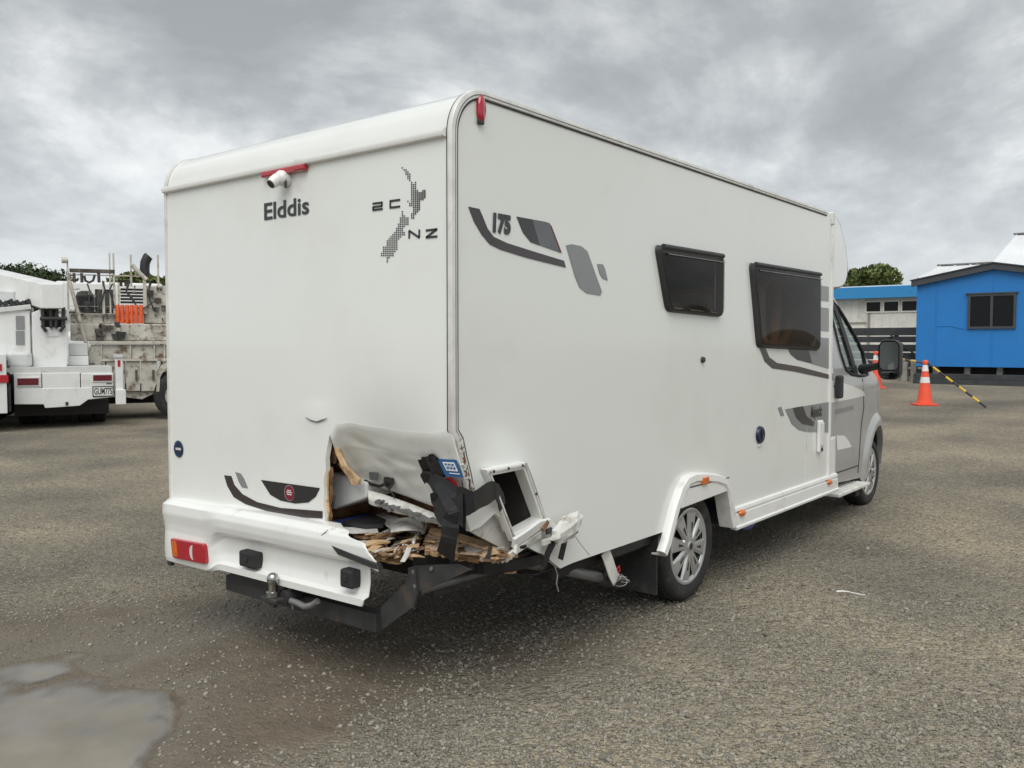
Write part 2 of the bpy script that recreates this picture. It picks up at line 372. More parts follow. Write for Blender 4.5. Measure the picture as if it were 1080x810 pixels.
def rpoly(P, r, n=4):
    """round the corners of a polygon"""
    out = []
    for i in range(len(P)):
        p = Vector(P[i]); a = Vector(P[i-1]); b = Vector(P[(i+1) % len(P)])
        da = (a-p); db = (b-p); q = min(r, da.length*.45, db.length*.45); s0 = p+da.normalized()*q; s1 = p+db.normalized()*q
        for k in range(n+1):
            t = k/n; out.append(tuple(s0*(1-t)**2+p*2*t*(1-t)+s1*t*t))
    return out
def text_mesh(body, size, to3, bold=0.0, shear=0.0, sx=1.0, extr=None):
    """lettering as a flat mesh; to3 maps (x along the line, y up) to world"""
    cu = bpy.data.curves.new('txt', 'FONT'); cu.body = body; cu.size = size; cu.offset = bold; cu.shear = shear; cu.resolution_u = 3
    ob = link(bpy.data.objects.new('txt', cu)); dg = bpy.context.evaluated_depsgraph_get()
    me = ob.evaluated_get(dg).to_mesh(); mb = MB()
    mb.add([to3(v.co.x*sx, v.co.y) for v in me.vertices], [tuple(p.vertices) for p in me.polygons])
    ob.evaluated_get(dg).to_mesh_clear(); bpy.data.objects.remove(ob); bpy.data.curves.remove(cu)
    return mb

# ================================================================== GROUND
_perm = rng.permutation(512)
_gv = rng.random(512)
def vnoise(x, y):
    xi = np.floor(x).astype(int); yi = np.floor(y).astype(int); xf = x-xi; yf = y-yi
    u = xf*xf*(3-2*xf); v = yf*yf*(3-2*yf)
    def h(a, b): return _gv[(_perm[a & 511]+b) & 511]
    return (h(xi, yi)*(1-u)+h(xi+1, yi)*u)*(1-v)+(h(xi, yi+1)*(1-u)+h(xi+1, yi+1)*u)*v
def fbm(x, y, o=4):
    s = 0; a = 0.5; t = 0
    for k in range(o): s = s+a*vnoise(x*2**k+17*k, y*2**k+31*k); t += a; a *= 0.5
    return s/t
def blob(X, Y, c, rx, ry, ang):
    dx_ = X-c[0]; dy_ = Y-c[1]; ca, sa = math.cos(ang), math.sin(ang)
    return ((dx_*ca+dy_*sa)/rx)**2+((-dx_*sa+dy_*ca)/ry)**2
PUD = GP(40, 772); PUD2 = GP(10, 700); MUD = GP(300, 735); MUD2 = GP(60, 700); MUD3 = GP(545, 690)
WATER = -0.030
def hgt(X, Y):
    near = np.exp(-((X-1)**2+(Y-1)**2)/200.0)
    h = slope(X, Y)+(fbm(X*.5+3, Y*.5+9)-.5)*.05*near+(fbm(X*2.3, Y*2.3)-.5)*.026*near+(fbm(X*9, Y*9, 3)-.5)*.012*near
    n = fbm(X*1.6+40, Y*1.6+4)-.5
    b = blob(X, Y, PUD, 0.72, 0.56, YAW+.5)+2.0*n+1.0*(fbm(X*5+11, Y*5+3)-.5)
    h = h-.055*np.exp(-np.clip(b, 0, 50)**1.5)
    b2 = blob(X, Y, PUD2, 0.9, 0.28, YAW-.9)+1.8*n
    h = h-.038*np.exp(-np.clip(b2, 0, 50)**1.5)
    return h
def mudmask(X, Y):
    n = fbm(X*1.1+7, Y*1.1+2)-.5; n2 = fbm(X*5, Y*5, 3)-.5
    m = np.exp(-np.clip(blob(X, Y, MUD, 1.25, .62, YAW-.95)+2.2*n+1.2*n2, 0, 50))
    m = np.maximum(m, np.exp(-np.clip(blob(X, Y, MUD2, 1.9, .8, YAW-1.2)+2.5*n+1.2*n2, 0, 50)))
    m = np.maximum(m, .75*np.exp(-np.clip(blob(X, Y, MUD3, .8, .4, YAW-1.0)+2.2*n+1.2*n2, 0, 50)))
    return np.clip(m*1.25, 0, 1)
def wetmask(X, Y):
    b = np.minimum(blob(X, Y, PUD, .8, .7, YAW+.5), blob(X, Y, PUD2, 1.2, .5, YAW-.9))+1.4*(fbm(X*1.6+40, Y*1.6+4)-.5)
    return np.clip(np.exp(-np.clip(b-.25, 0, 50)**1.3), 0, 1)
def axis(lo, hi, step, far_lo, far_hi):
    a = list(np.arange(lo, hi, step)); s = step; x = lo; L = []
    while x > far_lo: s *= 1.11; x -= s; L.append(x)
    s = step; x = a[-1]; Rr = []
    while x < far_hi: s *= 1.11; x += s; Rr.append(x)
    return np.array(L[::-1]+a+Rr)
gx = axis(-2.2, 6.5, .036, -420, 900); gy = axis(-3.2, 5.5, .036, -420, 900)
GX, GY = np.meshgrid(gx, gy, indexing='ij'); GZ = hgt(GX, GY)
nx, ny = GX.shape
me = bpy.data.meshes.new('ground'); co = np.stack([GX, GY, GZ], -1).reshape(-1, 3)
ii, jj = np.meshgrid(np.arange(nx-1), np.arange(ny-1), indexing='ij'); q = (ii*ny+jj).ravel()
quads = np.stack([q, q+ny, q+ny+1, q+1], -1)
me.vertices.add(len(co)); me.vertices.foreach_set('co', co.ravel())
me.loops.add(quads.size); me.loops.foreach_set('vertex_index', quads.ravel().astype(np.int32))
me.polygons.add(len(quads)); me.polygons.foreach_set('loop_start', np.arange(0, quads.size, 4, dtype=np.int32))
me.update(calc_edges=True); me.validate(); me.shade_smooth()
for nm, fn in (('mud', mudmask), ('wet', wetmask)):
    at = me.attributes.new(nm, 'FLOAT', 'POINT'); at.data.foreach_set('value', fn(GX, GY).ravel().astype(np.float32))
ground = link(bpy.data.objects.new('ground', me)); ground['kind'] = 'structure'; ground['label'] = 'grey gravel yard with brown muddy patches'

gm = bpy.data.materials.new('gravel_ground'); gm.use_nodes = True; t = gm.node_tree; b = t.nodes['Principled BSDF']
L = t.links.new
tcg = N(t, 'ShaderNodeTexCoord'); am = N(t, 'ShaderNodeAttribute', attribute_name='mud'); aw = N(t, 'ShaderNodeAttribute', attribute_name='wet')
def tex(kind, sc, **kw):
    n = N(t, kind); n.inputs['Scale'].default_value = sc
    for k, v in kw.items(): n.inputs[k].default_value = v
    L(tcg.outputs['Object'], n.inputs['Vector']); return n
v1 = tex('ShaderNodeTexVoronoi', 55.0); v2 = tex('ShaderNodeTexVoronoi', 24.0); n1 = tex('ShaderNodeTexNoise', 0.55, Detail=6.0); n2 = tex('ShaderNodeTexNoise', 5.0, Detail=8.0, Roughness=.65)
n3 = tex('ShaderNodeTexNoise', 130.0, Detail=3.0); n4 = tex('ShaderNodeTexNoise', 0.14, Detail=5.0)
bw = N(t, 'ShaderNodeRGBToBW'); L(v1.outputs['Color'], bw.inputs[0])
rs = ramp(t, [(0.0, (.085, .077, .064, 1)), (.4, (.228, .208, .176, 1)), (.8, (.315, .290, .249, 1)), (1.0, (.42, .39, .345, 1))]); L(bw.outputs[0], rs.inputs[0])
bw2 = N(t, 'ShaderNodeRGBToBW'); L(v2.outputs['Color'], bw2.inputs[0])
rs2 = ramp(t, [(0.0, (.158, .144, .121, 1)), (.6, (.260, .239, .204, 1)), (1.0, (.36, .335, .292, 1))]); L(bw2.outputs[0], rs2.inputs[0])
mA = N(t, 'ShaderNodeMixRGB'); L(n2.outputs['Fac'], mA.inputs[0]); L(rs.outputs[0], mA.inputs[1]); L(rs2.outputs[0], mA.inputs[2])
# large tonal drift: sandy and greyer patches
rl = ramp(t, [(.34, (.84, .83, .81, 1)), (.50, (1.13, 1.11, 1.05, 1)), (.66, (1.42, 1.37, 1.23, 1))]); L(n1.outputs['Fac'], rl.inputs[0])
mB = N(t, 'ShaderNodeMixRGB', blend_type='MULTIPLY'); mB.inputs[0].default_value = 1; L(mA.outputs[0], mB.inputs[1]); L(rl.outputs[0], mB.inputs[2])
rl2 = ramp(t, [(.40, (.80, .79, .78, 1)), (.60, (1.30, 1.25, 1.15, 1))]); L(n4.outputs['Fac'], rl2.inputs[0])
mB2 = N(t, 'ShaderNodeMixRGB', blend_type='MULTIPLY'); mB2.inputs[0].default_value = .8; L(mB.outputs[0], mB2.inputs[1]); L(rl2.outputs[0], mB2.inputs[2])
rm = ramp(t, [(.3, (.105, .084, .060, 1)), (.6, (.160, .130, .096, 1)), (.8, (.21, .175, .135, 1))]); L(n2.outputs['Fac'], rm.inputs[0])
mf = N(t, 'ShaderNodeMath', operation='MULTIPLY_ADD'); L(am.outputs['Fac'], mf.inputs[0]); mf.inputs[1].default_value = 1.3; mf.inputs[2].default_value = -.05; mf.use_clamp = True
mC = N(t, 'ShaderNodeMixRGB'); L(mf.outputs[0], mC.inputs[0]); L(mB2.outputs[0], mC.inputs[1]); L(rm.outputs[0], mC.inputs[2])
mD = N(t, 'ShaderNodeMixRGB'); mD.inputs[2].default_value = (.16, .138, .108, 1)
wf = N(t, 'ShaderNodeMath', operation='MULTIPLY'); L(aw.outputs['Fac'], wf.inputs[0]); wf.inputs[1].default_value = .75
L(wf.outputs[0], mD.inputs[0]); L(mC.outputs[0], mD.inputs[1]); L(mD.outputs[0], b.inputs['Base Color'])
rr = N(t, 'ShaderNodeMapRange'); L(aw.outputs['Fac'], rr.inputs[0]); rr.inputs['To Min'].default_value = .92; rr.inputs['To Max'].default_value = .38; L(rr.outputs[0], b.inputs['Roughness'])
b.inputs['Specular IOR Level'].default_value = .3
# relief: stones and grit
inv = N(t, 'ShaderNodeMath', operation='MULTIPLY'); L(v1.outputs['Distance'], inv.inputs[0]); inv.inputs[1].default_value = -1.0
ad = N(t, 'ShaderNodeMath', operation='MULTIPLY_ADD'); L(v2.outputs['Distance'], ad.inputs[0]); ad.inputs[1].default_value = -1.2; L(inv.outputs[0], ad.inputs[2])
ad2 = N(t, 'ShaderNodeMath', operation='MULTIPLY_ADD'); L(n3.outputs['Fac'], ad2.inputs[0]); ad2.inputs[1].default_value = .5; L(ad.outputs[0], ad2.inputs[2])
st = N(t, 'ShaderNodeMapRange'); L(mf.outputs[0], st.inputs[0]); st.inputs['To Min'].default_value = .85; st.inputs['To Max'].default_value = .35
bp = N(t, 'ShaderNodeBump'); bp.inputs['Distance'].default_value = .034; L(st.outputs[0], bp.inputs['Strength']); L(ad2.outputs[0], bp.inputs['Height']); L(bp.outputs[0], b.inputs['Normal'])
me.materials.append(gm)

# loose stones over the ground (uncountable gravel: one mesh)
ICO = []
_p = (1+5**.5)/2
_iv = np.array([(-1, _p, 0), (1, _p, 0), (-1, -_p, 0), (1, -_p, 0), (0, -1, _p), (0, 1, _p), (0, -1, -_p), (0, 1, -_p), (_p, 0, -1), (_p, 0, 1), (-_p, 0, -1), (-_p, 0, 1)], float)/1.9
_if = np.array([(0, 11, 5), (0, 5, 1), (0, 1, 7), (0, 7, 10), (0, 10, 11), (1, 5, 9), (5, 11, 4), (11, 10, 2), (10, 7, 6), (7, 1, 8), (3, 9, 4), (3, 4, 2), (3, 2, 6), (3, 6, 8), (3, 8, 9), (4, 9, 5), (2, 4, 11), (6, 2, 10), (8, 6, 7), (9, 8, 1)])
_ov = np.array([(1, 0, 0), (-1, 0, 0), (0, 1, 0), (0, -1, 0), (0, 0, 1), (0, 0, -1)], float)
_of = np.array([(0, 2, 4), (2, 1, 4), (1, 3, 4), (3, 0, 4), (2, 0, 5), (1, 2, 5), (3, 1, 5), (0, 3, 5)])
def stones(n, dmin, dmax, amax, smin, smax, bv, bf, power):
    u = rng.random(n); d = dmin*(dmax/dmin)**(u**power); a = YAW+rng.uniform(-amax, amax, n)
    X = CAM.x+d*np.cos(a); Y = CAM.y+d*np.sin(a)
    mud = mudmask(X, Y); clump = fbm(X*2.1+5, Y*2.1+1)
    keep = rng.random(n) < (1-.86*mud)*np.clip(.25+1.9*(clump-.25), .12, 1)
    zz = hgt(X, Y); keep &= zz > WATER+.001
    X, Y, zz = X[keep], Y[keep], zz[keep]; m = len(X)
    s = smin*(smax/smin)**(rng.random(m)**2.0)
    sc = s[:, None]*np.stack([rng.uniform(.75, 1.35, m), rng.uniform(.7, 1.1, m), rng.uniform(.4, .8, m)], 1)
    V = bv[None]*(1+rng.uniform(-.28, .28, (m, len(bv), 1)))*sc[:, None]
    r_ = rng.uniform(0, 6.283, m); c, s_ = np.cos(r_)[:, None], np.sin(r_)[:, None]
    x, y, z = V[..., 0].copy(), V[..., 1].copy(), V[..., 2].copy()
    V[..., 0] = x*c-y*s_; V[..., 1] = x*s_+y*c
    tl = rng.normal(0, .35, m)[:, None]; V[..., 2] = z+V[..., 0]*tl
    V[..., 0] += X[:, None]; V[..., 1] += Y[:, None]; V[..., 2] += (zz+sc[:, 2]*.25)[:, None]
    Fc = bf[None]+(np.arange(m)*len(bv))[:, None, None]
    return V.reshape(-1, 3), Fc.reshape(-1, 3)
parts = [stones(42000, 2.6, 6.0, R(44), .004, .0135, _iv, _if, .9), stones(150000, 2.6, 13.0, R(42), .004, .011, _ov, _of, .8), stones(260, 2.8, 9.0, R(42), .013, .021, _iv, _if, .9)]
vv = []; ff = []; n0 = 0
for V, Fc in parts: vv.append(V); ff.append(Fc+n0); n0 += len(V)
vv = np.concatenate(vv); ff = np.concatenate(ff).astype(np.int32)
me = bpy.data.meshes.new('gravel'); me.vertices.add(len(vv)); me.vertices.foreach_set('co', vv.ravel())
me.loops.add(ff.size); me.loops.foreach_set('vertex_index', ff.ravel()); me.polygons.add(len(ff)); me.polygons.foreach_set('loop_start', np.arange(0, ff.size, 3, dtype=np.int32))
me.update(calc_edges=True); me.materials.append(MAT['stone'])
gr = link(bpy.data.objects.new('gravel', me)); gr['kind'] = 'stuff'; gr['label'] = 'loose grey and tan gravel scattered over the yard'; gr['category'] = 'gravel'

# muddy puddle: still brown water filling the hollow
pm = bpy.data.materials.new('puddle_water'); pm.use_nodes = True; t = pm.node_tree; b = t.nodes['Principled BSDF']; L = t.links.new
b.inputs['Base Color'].default_value = (.255, .226, .180, 1); b.inputs['Roughness'].default_value = .07; b.inputs['IOR'].default_value = 1.33
n_ = N(t, 'ShaderNodeTexNoise'); n_.inputs['Scale'].default_value = 5; bpn = N(t, 'ShaderNodeBump'); bpn.inputs['Strength'].default_value = .05; bpn.inputs['Distance'].default_value = .01
co_ = N(t, 'ShaderNodeTexCoord'); L(co_.outputs['Object'], n_.inputs['Vector']); L(n_.outputs['Fac'], bpn.inputs['Height']); L(bpn.outputs[0], b.inputs['Normal'])
n5 = N(t, 'ShaderNodeTexNoise'); n5.inputs['Scale'].default_value = 2.4; n5.inputs['Detail'].default_value = 5; L(co_.outputs['Object'], n5.inputs['Vector'])
r5 = ramp(t, [(.35, (.185, .160, .122, 1)), (.65, (.27, .24, .19, 1))]); L(n5.outputs['Fac'], r5.inputs[0]); L(r5.outputs[0], b.inputs['Base Color'])
ad_ = N(t, 'ShaderNodeAttribute', attribute_name='depth'); mr_ = N(t, 'ShaderNodeMapRange', interpolation_type='SMOOTHSTEP'); mr_.inputs['From Max'].default_value = .030; L(ad_.outputs['Fac'], mr_.inputs[0])
tr_ = N(t, 'ShaderNodeBsdfTransparent'); tr_.inputs[0].default_value = (.94, .92, .89, 1); mx_ = N(t, 'ShaderNodeMixShader'); om_ = t.nodes['Material Output']
gl_ = N(t, 'ShaderNodeBsdfGlossy'); gl_.inputs['Roughness'].default_value = .09; gl_.inputs['Color'].default_value = (.5, .48, .45, 1); L(bpn.outputs[0], gl_.inputs['Normal']); fr_ = N(t, 'ShaderNodeFresnel'); fr_.inputs[0].default_value = 1.33
ms_ = N(t, 'ShaderNodeMapRange', interpolation_type='SMOOTHSTEP'); ms_.inputs['From Max'].default_value = .016; L(ad_.outputs['Fac'], ms_.inputs[0]); mm_ = N(t, 'ShaderNodeMath', operation='MULTIPLY'); L(fr_.outputs[0], mm_.inputs[0]); L(ms_.outputs[0], mm_.inputs[1])
m2_ = N(t, 'ShaderNodeMixShader'); L(mm_.outputs[0], m2_.inputs[0]); L(tr_.outputs[0], m2_.inputs[1]); L(gl_.outputs[0], m2_.inputs[2])
L(mr_.outputs[0], mx_.inputs[0]); L(m2_.outputs[0], mx_.inputs[1]); L(b.outputs[0], mx_.inputs[2]); L(mx_.outputs[0], om_.inputs[0])
MAT['puddle_water'] = pm
cpx, cpy = (PUD.x+PUD2.x)/2, (PUD.y+PUD2.y)/2
pd = MB().grid(lambda u, v: (cpx-2.2+4.4*u, cpy-2.2+4.4*v, WATER), 120, 120).build('puddle', 'puddle_water', kind='structure')
pc = np.array([v.co[:2] for v in pd.data.vertices]); at = pd.data.attributes.new('depth', 'FLOAT', 'POINT')
at.data.foreach_set('value', np.clip(WATER-hgt(pc[:, 0], pc[:, 1]), 0, 1).astype(np.float32))
pd['label'] = 'shallow muddy brown puddle in the gravel'

# ================================================================== MOTORHOME
W_, H_, ZT, ZS, LH = 2.18, 2.652, 2.452, 0.512, 4.555
AX_R, AX_F = 2.237, 6.272
van = thing('motorhome', 'large white motorhome with crushed rear corner and silver cab', 'motorhome', (3.2, W_/2, 0))
# --- right side wall: polygon in (X, Z)
w1 = [(1.70, 2.112), (2.475, 2.122), (2.475, 1.79), (1.82, 1.805)]
w2 = [(2.97, 2.105), (4.225, 2.118), (4.245, 1.57), (3.10, 1.597)]
hatch = [tuple((p := SP(x, y)).xz) for x, y in ((513, 496), (553, 488), (575, 554), (541, 572))]
low = [tuple(SP(x, y).xz) for x, y in ((588, 599), (578, 592), (571, 585), (560, 581), (549, 575), (541, 574), (534, 561), (527, 548), (519, 541), (513, 548), (506, 556), (498, 561), (494, 545), (497, 520), (493, 500), (489, 485), (484, 470))]
side_out = [(LH, ZS), (LH, 2.60), (LH-.02, H_-.006)]+[(.22, H_-.004)]+arc(.205, H_-.205, .2, 90, 180, 8)+[(.006, 1.27)]+low[::-1]+[(1.81, ZS), (1.86, .60), (1.93, .70), (2.60, .70), (2.66, .60), (2.68, ZS)]
def side3(x, z):
    # the skin is pushed outwards and creased around the crushed corner
    d = 0.0
    if x < 1.0 and z < 1.3:
        a = max(0, 1-abs(x-.28-.42*(1.22-z))/.34)*max(0, min(1, (1.27-z)/.3))
        d = -.035*a*a*(3-2*a)
        k = max(0, 1-x/.22)*max(0, min(1, (1.22-z)/.35)); d += .05*k*k
    return (x, d, z)
sw = panel(side_out, [hatch, w1, w2], side3, .06, (0, .026, 0)).build('side_wall', 'side_skin', van, smooth=30)
# --- left side wall, out of view; open holes added to light the interior
lo_out = [(0.006, .62), (LH, .62), (LH, H_-.006), (.22, H_-.006)]+arc(.205, H_-.205, .199, 90, 180, 6)
panel(lo_out, [[(1.5, 2.1), (2.3, 2.1), (2.3, 1.5), (1.5, 1.5)], [(2.9, 2.1), (4.1, 2.1), (4.1, 1.5), (2.9, 1.5)]], lambda x, z: (x, W_-.0, z), .4, (0, -.026, 0)).build('side_wall', 'side_skin', van)
# --- rear wall: polygon in (Y, Z)
crease = [tuple(RP(x, y).yz) for x, y in ((347, 458), (353, 449), (366, 447), (390, 452), (420, 456), (450, 458), (468, 456))]
tear = [tuple(RP(x, y).yz) for x, y in ((345, 470), (343, 483), (343.5, 495), (341, 507), (342, 520), (341, 533), (342.5, 545), (341.5, 560))]
rear_out = [(.012, 2.455), (W_-.012, 2.455), (W_-.012, .66), (tear[-1][0], .66)]+tear[::-1]+crease+[(.012, 1.24)]
def rear3(y, z):
    d = 0.0
    cx, cz = RP(333, 441).y, RP(333, 441).z                      # puckered skin above the tear
    e = math.hypot((y-cx)/.08, (z-cz)/.03); d -= .012*math.exp(-e*e)
    d += .045*max(0, min(1, (1.50-z)/.34))**2*max(0, 1-((y-.42)/.40)**2)**1.5
    d += .0012*math.sin(2.1*y+1.0)*math.sin(1.7*z)                # slight oil-canning
    return (d, y, z)
rw = panel(rear_out, [], rear3, .05, (.026, 0, 0)).build('rear_wall', 'gelcoat', van, smooth=30)
# fine raised pucker line where the skin has split
MB().tube([RP(x, y, -.008) for x, y in ((322, 440), (328, 443.5), (334, 445), (340, 443), (345, 441))], [.0012, .0035, .004, .0035, .0012], 6).build('split_edge', 'steel_grey', rw, smooth=50)
# --- torn flap of the rear wall, pushed in
def lerp(a, b, t): return a+(b-a)*t
def curve(P, t):
    s = t*(len(P)-1); i = min(int(s), len(P)-2); return tuple(lerp(P[i][k], P[i+1][k], s-i) for k in range(len(P[0])))
topc = [(347, 458, -.002), (353, 448, -.002), (366, 446, -.002), (390, 451, -.002), (420, 455, -.002), (450, 457, -.002), (468, 455, -.002), (476, 454, .006)]
botc = [(386, 509, .22), (394, 513, .24), (410, 517, .25), (430, 524, .25), (448, 531, .24), (465, 537, .21), (483, 543, .18), (497, 546, .15)]
lefc = [(347, 458, -.002), (352, 472, .05), (359, 484, .10), (367, 494, .15), (376, 502, .19), (386, 509, .22)]
rigc = [(476, 454, .006), (479, 470, .025), (484, 487, .05), (489, 503, .08), (493, 525, .12), (497, 546, .15)]
def flap(u, v):
    a, b_, c, d = curve(topc, u), curve(botc, u), curve(lefc, v), curve(rigc, v)
    P = [lerp(a[k], b_[k], v)+lerp(c[k], d[k], u)-(lerp(lerp(topc[0][k], topc[-1][k], u), lerp(botc[0][k], botc[-1][k], u), v)) for k in range(3)]
    X = max(0, P[2])*(v**.30)+.022*math.sin(math.pi*u)*math.sin(math.pi*v)+.010*math.sin(7*u+4*v)*math.sin(math.pi*v)*math.sin(math.pi*u)
    r1 = abs(v-(.30-.05*u+.30*u*u)); X -= .005*max(0, 1-r1/.035)*math.sin(math.pi*min(1, u*1.1))
    for a_, b_, c_, w_, h_ in ((1.0, .55, .62, .05, .010), (.8, -.9, .05, .05, -.010), (.35, 1.0, .75, .06, .012), (1.0, -.35, .22, .04, -.008), (.6, .8, .95, .05, .010)):
        X -= h_*max(0, 1-abs(a_*u+b_*v-c_)/(w_*2))*math.sin(math.pi*v)*math.sin(math.pi*u)**.5
    r2 = abs(u-.70-.25*v); X -= .016*max(0, 1-r2/.10)*math.sin(math.pi*v)**2
    q0 = RP(P[0], P[1], 0.0); X += (rear3(q0.y, q0.z)[0]-.0008)*(1-v)
    return RP(P[0], P[1], X).lerp(Vector(rear3(q0.y, q0.z))+Vector((-.0008, 0, 0)), (1-v)**8)
fl = MB().grid(flap, 44, 32, (.012, 0, -.004)).build('torn_flap', 'flap_white', rw, smooth=60)
_FG = [(u/40, v/40) for u in range(41) for v in range(41)]
_FP = [flap(u, v) for u, v in _FG]
def to_px(p):
    d = Vector(p)-CAM; k = d.dot(fw); return (540+F_PX*d.dot(rt)/k, 405-F_PX*d.dot(up)/k)
_FX = np.array([(*to_px(p), p.x) for p in _FP])
def flap_x(x, y): return float(_FX[np.argmin((_FX[:, 0]-x)**2+(_FX[:, 1]-y)**2), 2])
# fold of white sandwich board under the flap, its grey core broken open
def fold(u, v):
    t = [(388, 517, .16), (404, 521, .17), (430, 530, .17), (455, 540, .16), (478, 549, .14)]; q = [(389, 531, .14), (404, 536, .13), (432, 545, .12), (456, 552, .11), (480, 557, .10)]
    a, c = curve(t, u), curve(q, u); return RP(lerp(a[0], c[0], v), lerp(a[1], c[1], v)+.8*math.sin(23*u)*v, lerp(a[2], c[2], v)-.02*math.sin(math.pi*v))
MB().grid(fold, 30, 6, (.02, 0, -.008)).build('broken_board', 'torn_white', rw, smooth=40)
mb = MB()
for k in range(26):
    u = .18+.8*k/26; p = Vector(fold(u, .55+.3*random.random())); mb.box(p+Vector((-.008, 0, 0)), (.02, .02+.02*random.random(), .008+.012*random.random()), Matrix.Rotation(random.uniform(-.6, .6), 3, 'X'))
mb.build('board_core', 'steel_grey', rw)
# --- rear roof cap, rolled over the top, and the rail below it
prof = [(.205-.2*math.cos(R(a)), H_-.2+.2*math.sin(R(a))) for a in range(0, 91, 6)]
mb = MB(); P0 = [(x, .012, z) for x, z in prof]+[(.7, .012, H_+.004)]
nP = len(P0); mb.add(P0+[(x, W_-.012, z) for x, _, z in P0], [(i, i+1, i+1+nP, i+nP) for i in range(nP-1)])
mb.build('roof_cap', 'gelcoat', van, smooth=40)
MB().bb(.70, LH+.01, .012, W_-.012, H_-.04, H_+.003).build('roof', 'gelcoat', van, bevel=.01)
mb = MB(); pr_ = [(-.004, ZT-.022), (-.022, ZT-.016), (-.027, ZT-.002), (-.022, ZT+.012), (-.004, ZT+.018), (.01, ZT)]
mb.add([(x, y, z) for y in (.022, W_-.003) for x, z in pr_], [(i, (i+1) % 6, (i+1) % 6+6, i+6) for i in range(6)]+[tuple(range(6)), tuple(range(11, 5, -1))])
mb.build('roof_rail', 'white_plastic', van, smooth=50)
# --- aluminium edge trims (right, left) following the outline of the side wall
out = [(.0, 1.235), (.0, 1.6), (.0, 2.0), (.0, H_-.205)]+[(.205-.205*math.cos(R(a)), H_-.205+.205*math.sin(R(a))) for a in range(8, 90, 8)]+[(.205, H_), (1., H_), (2., H_), (3., H_), (4., H_), (4.42, H_)]
tip = [(SP(x, y, .01).x, SP(x, y, .01).z) for x, y in ((492, 520), (489, 503), (484.5, 485), (480.5, 466))]
pth = [Vector((x, 0, z)) for x, z in tip+out]
#  profile (outwards normal n, along -Y b)
def trim(path, sgn, y):
    P = [Vector((p.x, y, p.z)) for p in path]
    b_ = Vector((0, -1*sgn, 0))
    s_ = -1 if sgn > 0 else 1
    pr0 = [(-.031, .001), (-.026, .009), (-.012, .0105), (.004, .007), (.008, -.002), (.006, -.016), (-.001, -.018), (-.001, -.003)]
    return MB().sweep(P, [(a*s_*-1, c) for a, c in pr0], b_)
tr = trim(pth, 1, 0.0).build('edge_trim', 'aluminium', van, smooth=40)
ins = [Vector((p.x, 0, p.z)) for p in pth]
MB().sweep(ins, [(-.036, .002), (-.036, .005), (-.030, .006), (-.030, .002)], (0, -1, 0)).build('gasket', 'gasket', tr)
MB().sweep(ins, [(-.017, .008), (-.017, .0112), (-.013, .0112), (-.013, .008)], (0, -1, 0)).build('insert_strip', 'steel_grey', tr)
MB().sweep(ins, [(.002, -.018), (.0060, -.018), (.0060, -.0215), (.002, -.0215)], (0, -1, 0)).build('gasket', 'gasket', tr)
trim([Vector((x, 0, z)) for x, z in [(0, .7)]+out], -1, W_).build('edge_trim', 'aluminium', van, smooth=40)
# frayed sealant and splinters along the bent trim
for k in range(12):
    t_ = k/12; p = SP(lerp(483, 496, t_)+random.uniform(-1, 3), lerp(462, 515, t_)+random.uniform(-3, 3), -.01)
    MB().box(p, (random.uniform(.004, .012), .008, random.uniform(.01, .035)), Matrix.Rotation(random.uniform(-.9, .3), 3, 'Y')).build('sealant_flake', 'torn_white', van)
for k in range(14):
    t_ = k/14; p = SP(lerp(486, 497, t_)+random.uniform(-1, 1), lerp(470, 522, t_), -.006)
    MB().box(p, (.006, .01, random.uniform(.02, .05)), Matrix.Rotation(random.uniform(-.7, .1), 3, 'Y')).build('edge_splinter', 'wood_brown', van)
# --- front edge strip of the living box
MB().bb(LH-.012, LH+.03, -.012, .05, .50, 2.56).build('front_trim', 'white_plastic', van, bevel=.004)
MB().bb(LH-.03, LH+.035, -.015, .05, 2.56, H_+.012).build('corner_cap', 'aluminium', van, bevel=.01)
# --- interior seen through windows and tear
MB().bb(.42, LH, .345, W_-.345, .602, .66).build('cabin_floor', 'cupboard', van); MB().bb(2.72, LH, .03, .343, .602, .66).build('cabin_floor', 'cupboard', van)
mi = MB().bb(1.15, 1.19, .6, W_-.03, .66, H_-.05); mi.build('partition', 'cupboard', van)
MB().bb(1.2, 2.6, 1.45, 2.1, .66, 1.45).build('bench', 'cupboard', van, bevel=.02)
MB().bb(2.85, 2.9, .9, W_-.03, .66, H_-.05).build('partition', 'cupboard', van)
for x0 in (1.9, 2.15): MB().bb(x0, x0+.16, .25, .35, 1.72, 1.86).build('locker_item', 'torn_white', van, bevel=.02)
MB().grid(lambda u, v: (1.68+.85*u, .30, 1.72+.16*v+.03*math.sin(6*u)), 10, 2, (0, .05, 0)).build('blanket', 'curtain', van, smooth=60)
oc = SP(816, 330, .30)
MB().tube([oc+Vector((.36*math.cos(a_), .0, .27*math.sin(a_))) for a_ in [k*math.pi/16 for k in range(32)]], .035, 8, closed=True).build('oval_ring', 'curtain', van, smooth=60)  # brown oval and pale pieces added for the shapes showing in the pane
MB().prism([oc+Vector((x, .03, z)) for x, z in ((-.20, -.22), (-.22, .12), (-.10, .20), (-.06, -.2))], (0, .02, 0)).build('pale_piece', 'cushion', van)
MB().prism([oc+Vector((x, .03, z)) for x, z in ((.06, -.24), (.04, -.02), (.10, .06), (.20, .04), (.22, -.16))], (0, .02, 0)).build('pale_piece', 'cushion', van)
MB().grid(lambda u, v: (oc.x-.05+.12*u+.03*math.sin(5*v), oc.y-.02+.02*math.sin(20*u), oc.z+.25-.5*v), 12, 10, (0, .01, 0)).build('curtain', 'curtain', van, smooth=60)
MB().bb(3.55, 4.3, .35, .95, 1.3, 1.66).build('seat_back', 'black_plastic', van, bevel=.06, seg=4)
